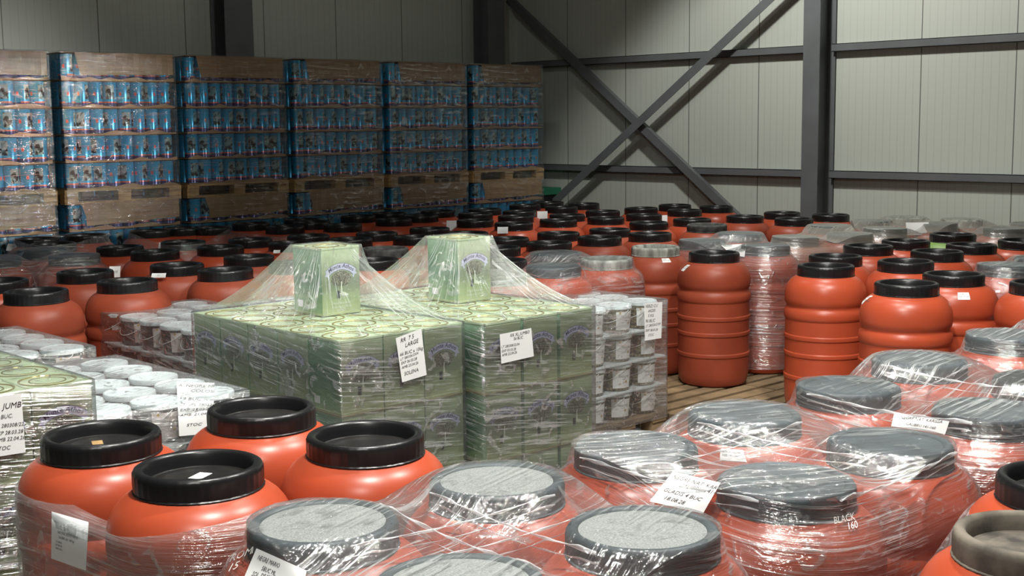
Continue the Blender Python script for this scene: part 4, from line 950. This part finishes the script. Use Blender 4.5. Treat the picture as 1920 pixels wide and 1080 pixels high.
barrel_film('FC', P('FCa', 'FCb', 'FCc', 'FCd'), 'crumpled stretch film over the barrels behind the white buckets', seed=13)
barrel_film('FM', P('FMa', 'FMb', 'FMc'), 'glinting stretch film over the barrels at the left edge', seed=14)
barrel_film('FL', P('FLa', 'FLb', 'FLc'), 'stretch film pulled taut round the lids of the far left barrels', roof=False, ztop=lambda th: np.full_like(th, 1.122), seed=15)
barrel_film('FB2', P('FBa', 'FBb', 'FBc', '343'), 'stretch film round the lids of the barrels before the cardboard at left', roof=False, ztop=lambda th: np.full_like(th, 1.10), seed=16)
barrel_film('FB3', P('471b', '536', '568'), 'thin stretch film round the barrels before the third can stack', roof=False, ztop=lambda th: np.full_like(th, 1.03), seed=17)

def strand(key, a, b_, side=1, z=1.105, drop=.012, w=.007, seed=0, za=0, zb=0):
    A = BARRELS[a].location; B = BARRELS[b_].location; d = Vector((B.x - A.x, B.y - A.y, 0)).normalized(); n = Vector((d.y, -d.x, 0)) * side; r = .207
    p0 = Vector((A.x, A.y, z + za)) + n * r; p1 = Vector((B.x, B.y, z + zb)) + n * r; rs = random.Random(seed); V = []; F = []; m = 22; k = 6
    for i in range(m + 1):
        t = i / m * 1.16 - .08; c = p0 + (p1 - p0) * t + Vector((0, 0, -drop * math.sin(PI * min(max(t, 0), 1)) + rs.uniform(-.001, .001))); tw = i * .7
        ww = w * (1 - .45 * math.sin(PI * i / m)) * rs.uniform(.8, 1.2)
        for q in range(k):
            a_ = 2 * PI * q / k; u, v = ww * math.cos(a_), ww * .35 * math.sin(a_); V.append(c + n * (u * math.cos(tw) - v * math.sin(tw)) * .5 + Vector((0, 0, 1)) * (u * math.sin(tw) + v * math.cos(tw)))
    for i in range(m):
        for q in range(k): F.append((i * k + q, i * k + (q + 1) % k, (i + 1) * k + (q + 1) % k, (i + 1) * k + q))
    mesh('twisted_strand', V, F, M['strand'], FILMS[key], smooth=True)['label'] = 'white twisted strand of film'
def cam_side(a, b_):
    A = BARRELS[a].location; B = BARRELS[b_].location; n = Vector((B.y - A.y, -(B.x - A.x))); return 1 if n.dot(Vector((A.x + B.x, A.y + B.y))) < 0 else -1
for i, (k_, a, b_, f) in enumerate((('N2', 'N2a', 'N2b', 1), ('N2', 'N2b', 'N2d', 1), ('N2', 'N2a', 'N2c', -1), ('N2', 'N2c', 'N2d', -1), ('N3', 'N3a', 'N3c', 1), ('N3', 'N3c', 'N3d', 1), ('N3', 'N3a', 'N3b', 1), ('N3', 'N3b', 'N3d', 1), ('N4', 'N4a', 'N4c', 1), ('N4', 'N4a', 'N4b', 1), ('N4', 'N4b', 'N4d', 1))):
    strand(k_, a, b_, cam_side(a, b_) * f, seed=i, z=1.112, w=.006 + .002 * (i % 3)); strand(k_, a, b_, cam_side(a, b_) * f, seed=i + 40, z=1.085, w=.004, drop=.02)

# ================================================================ papers
sheet([(-22, 746), (40, 738), (48, 848), (-14, 858)], 'T3', [(.40, .22, .10, 'JUMBO'), (.1, .38, .07, '55 BUC.'), (.1, .52, .065, 'LT 280308/2204'), (.1, .64, .065, 'EXP 28.03.28'), (.1, .75, .065, 'AMB 22.04.26'), (.1, .90, .07, 'STOC')], 'white handwritten note reading JUMBO on the tin block at the left edge')
sheet([(331, 716), (402, 718), (399, 812), (336, 818)], 'BA', [(.03, .09, .055, 'A. NEGRE NATURALE'), (.35, .19, .06, 'COLOSAL'), (.04, .34, .06, '59 BUC X 5kg'), (.04, .44, .05, 'LT: SPL 280326/21.04'), (.05, .54, .05, 'EXP: 28.03.28'), (.05, .64, .05, 'AMB: 21.04.26'), (.22, .83, .055, 'STOC')], 'white handwritten note reading COLOSAL on the bucket pallet at left')
sheet([(742, 634), (790, 616), (800, 703), (754, 717)], 'T1', [(.15, .14, .09, 'RR  7 5'), (.30, .27, .09, 'LARGE'), (.06, .42, .075, '66 BUC x 10kg'), (.06, .52, .055, 'LT 280326/2304'), (.06, .61, .06, 'EXP 26.03.28'), (.06, .71, .06, 'AMB 23.04.26'), (.12, .87, .08, 'SOLENA')], 'white handwritten note reading LARGE and SOLENA on the large tin block')
sheet([(937, 627), (996, 615), (1001, 668), (940, 682)], 'T2', [(.32, .16, .11, 'KK XL JUMBO'), (.42, .29, .10, '56 BUC'), (.03, .48, .09, 'LT 280308/22.04'), (.03, .62, .09, 'EXP 03.03.28'), (.03, .76, .09, 'AMB 22.04.26')], 'white handwritten note on the front of the second tin block')
sheet([(1208, 569), (1242, 566), (1240, 634), (1209, 639)], 'BD', [(.05, .12, .085, 'VERZI CU'), (.2, .25, .08, 'ARDEI'), (.2, .37, .08, '5 KG'), (.05, .52, .09, '90 BUC'), (.05, .65, .07, 'LT 280326/2104'), (.05, .76, .07, 'EXP 28.03.28'), (.2, .90, .07, 'STOC')], 'white handwritten note hanging on the bucket pallet right of the tins')
sheet([(97, 959), (166, 979), (161, 1070), (96, 1047)], 'N1', [(.34, .30, .055, 'OLIVES'), (.17, .42, .06, 'NATURAL BLACK OLIVES'), (.2, .52, .055, 'CALIBRE 160 / 180 kgs'), (.12, .62, .04, 'LOT 280326'), (.12, .69, .04, 'EXP 28.03.28'), (.12, .76, .04, 'AMB 21.04.26')], 'printed white sheet under film on the leftmost front barrel', shear=0, ink='ink_grey', wave=.002)
sheet([(481, 1028), (575, 1070), (560, 1135), (448, 1105)], 'N2', [(.08, .22, .12, 'NEGRE MARIO'), (.22, .42, .12, '5BUC ML.'), (.1, .62, .12, 'SOL. DE MAS')], 'white handwritten note at the bottom edge below a dusty lid', off=.012)
sheet([(1262, 884), (1351, 905), (1318, 963), (1218, 940)], 'N3', [(.06, .20, .12, 'NEGRE NAT. KARISSA'), (.28, .40, .12, 'CALIBRU 141-160'), (.08, .62, .12, 'GLADIS 4 BUC'), (.18, .84, .12, '18.08.28')], 'white handwritten note lying on film left of the BLACK 160 barrel', off=.018)
sheet([(1677, 774), (1780, 790), (1772, 814), (1671, 799)], 'N4', [(.12, .36, .24, 'NEGRE NAT. KARISSA'), (.25, .74, .22, 'CALIBRU 141-160')], 'white handwritten note on the wrapped group at right', off=.018)
sheet([(1555, 967), (1606, 950), (1622, 990), (1565, 1003)], 'N3', [(.08, .46, .36, 'BLACK'), (.45, .90, .36, '160')], None, paper=False, ink='chalk', parent=BARRELS['N3c'])
sheet([(436, 1034), (476, 1018), (470, 1070), (415, 1090)], 'N2', [(.0, .36, .26, 'ROMA'), (.05, .72, .26, '15')], None, paper=False, ink='chalk', parent=BARRELS['N2a'])
sheet([(1352, 460), (1399, 457), (1396, 482), (1372, 478)], 'P1', [(.2, .5, .16, 'NEGRE')], 'white paper sticking up on film behind the free-standing barrel', ink='ink_grey')
def tagpaper(x, y, z, w, h, rz, rx, label, txt=None):
    V = []; nx = 4
    for j in range(nx + 1):
        for i in range(nx + 1): V.append((-w / 2 + w * i / nx, .006 * math.sin(i * 1.1) + .004 * j * j / 4, h * j / nx))
    F = [(j * (nx + 1) + i, j * (nx + 1) + i + 1, (j + 1) * (nx + 1) + i + 1, (j + 1) * (nx + 1) + i) for j in range(nx) for i in range(nx)]
    o = mesh('paper_tag', V, F, M['paper'], smooth=True); o.location = (x, y, z); o.rotation_euler = (rx, 0, rz); tag(o, label, 'paper')
    if txt:
        tv, tf = text_verts(txt, h * .22, 0, 'CENTER'); mesh('printed_text', [(a, -.004, b + h * .45) for a, b in tv], tf, M['ink_grey'], o)
VR = -.82
def tag_at(px, py, zw, w, h, label, txt=None, rx=-.2, dr=0.0):
    p = on_z(px, py, zw)
    nb = min(BARRELS.values(), key=lambda o: (o.location.x - p.x) ** 2 + (o.location.y - p.y) ** 2); d = Vector((p.x - nb.location.x, p.y - nb.location.y)); 
    if d.length > .27: d = d.normalized() * .27; p.x = nb.location.x + d.x; p.y = nb.location.y + d.y
    tagpaper(p.x, p.y, zw, w, h, VR + dr, rx, label, txt)
tag_at(229, 518, 1.045, .085, .085, 'white tag hanging between barrels right of the far left lids', 'OLIVE', dr=.1)
tag_at(287, 523, 1.05, .11, .035, 'narrow white tag with print at the rim of a left barrel', 'OLIVES')
tag_at(270, 463, 1.04, .12, .07, 'white paper stuck on the film before the cardboard at left', 'LOT', rx=-.5)
tag_at(24, 470, 1.02, .13, .08, 'white paper on the film of the far left barrels', 'LOT', rx=-.5)
tag_at(842, 432, 1.0, .14, .12, 'creased white paper between black lids, above the second single tin', None, rx=-.4)
tag_at(926, 441, 1.03, .11, .07, 'curled white tag right above the second single green tin', None)
tag_at(1020, 410, 1.03, .12, .09, 'white crumpled paper among the rearmost black lids', None)
tag_at(1099, 437, 1.03, .08, .08, 'white tag between black lids at centre', None)
tag_at(1251, 419, 1.0, .12, .10, 'white paper between black lids left of the grey dusty lid', None)
tag_at(504, 478, 1.05, .06, .03, 'small white tag left of the first single green tin', None)
tag_at(1706, 442, 1.02, .22, .13, 'white paper on the dusty film before the right wall', None, rx=-.3)
bpy.context.view_layer.update()
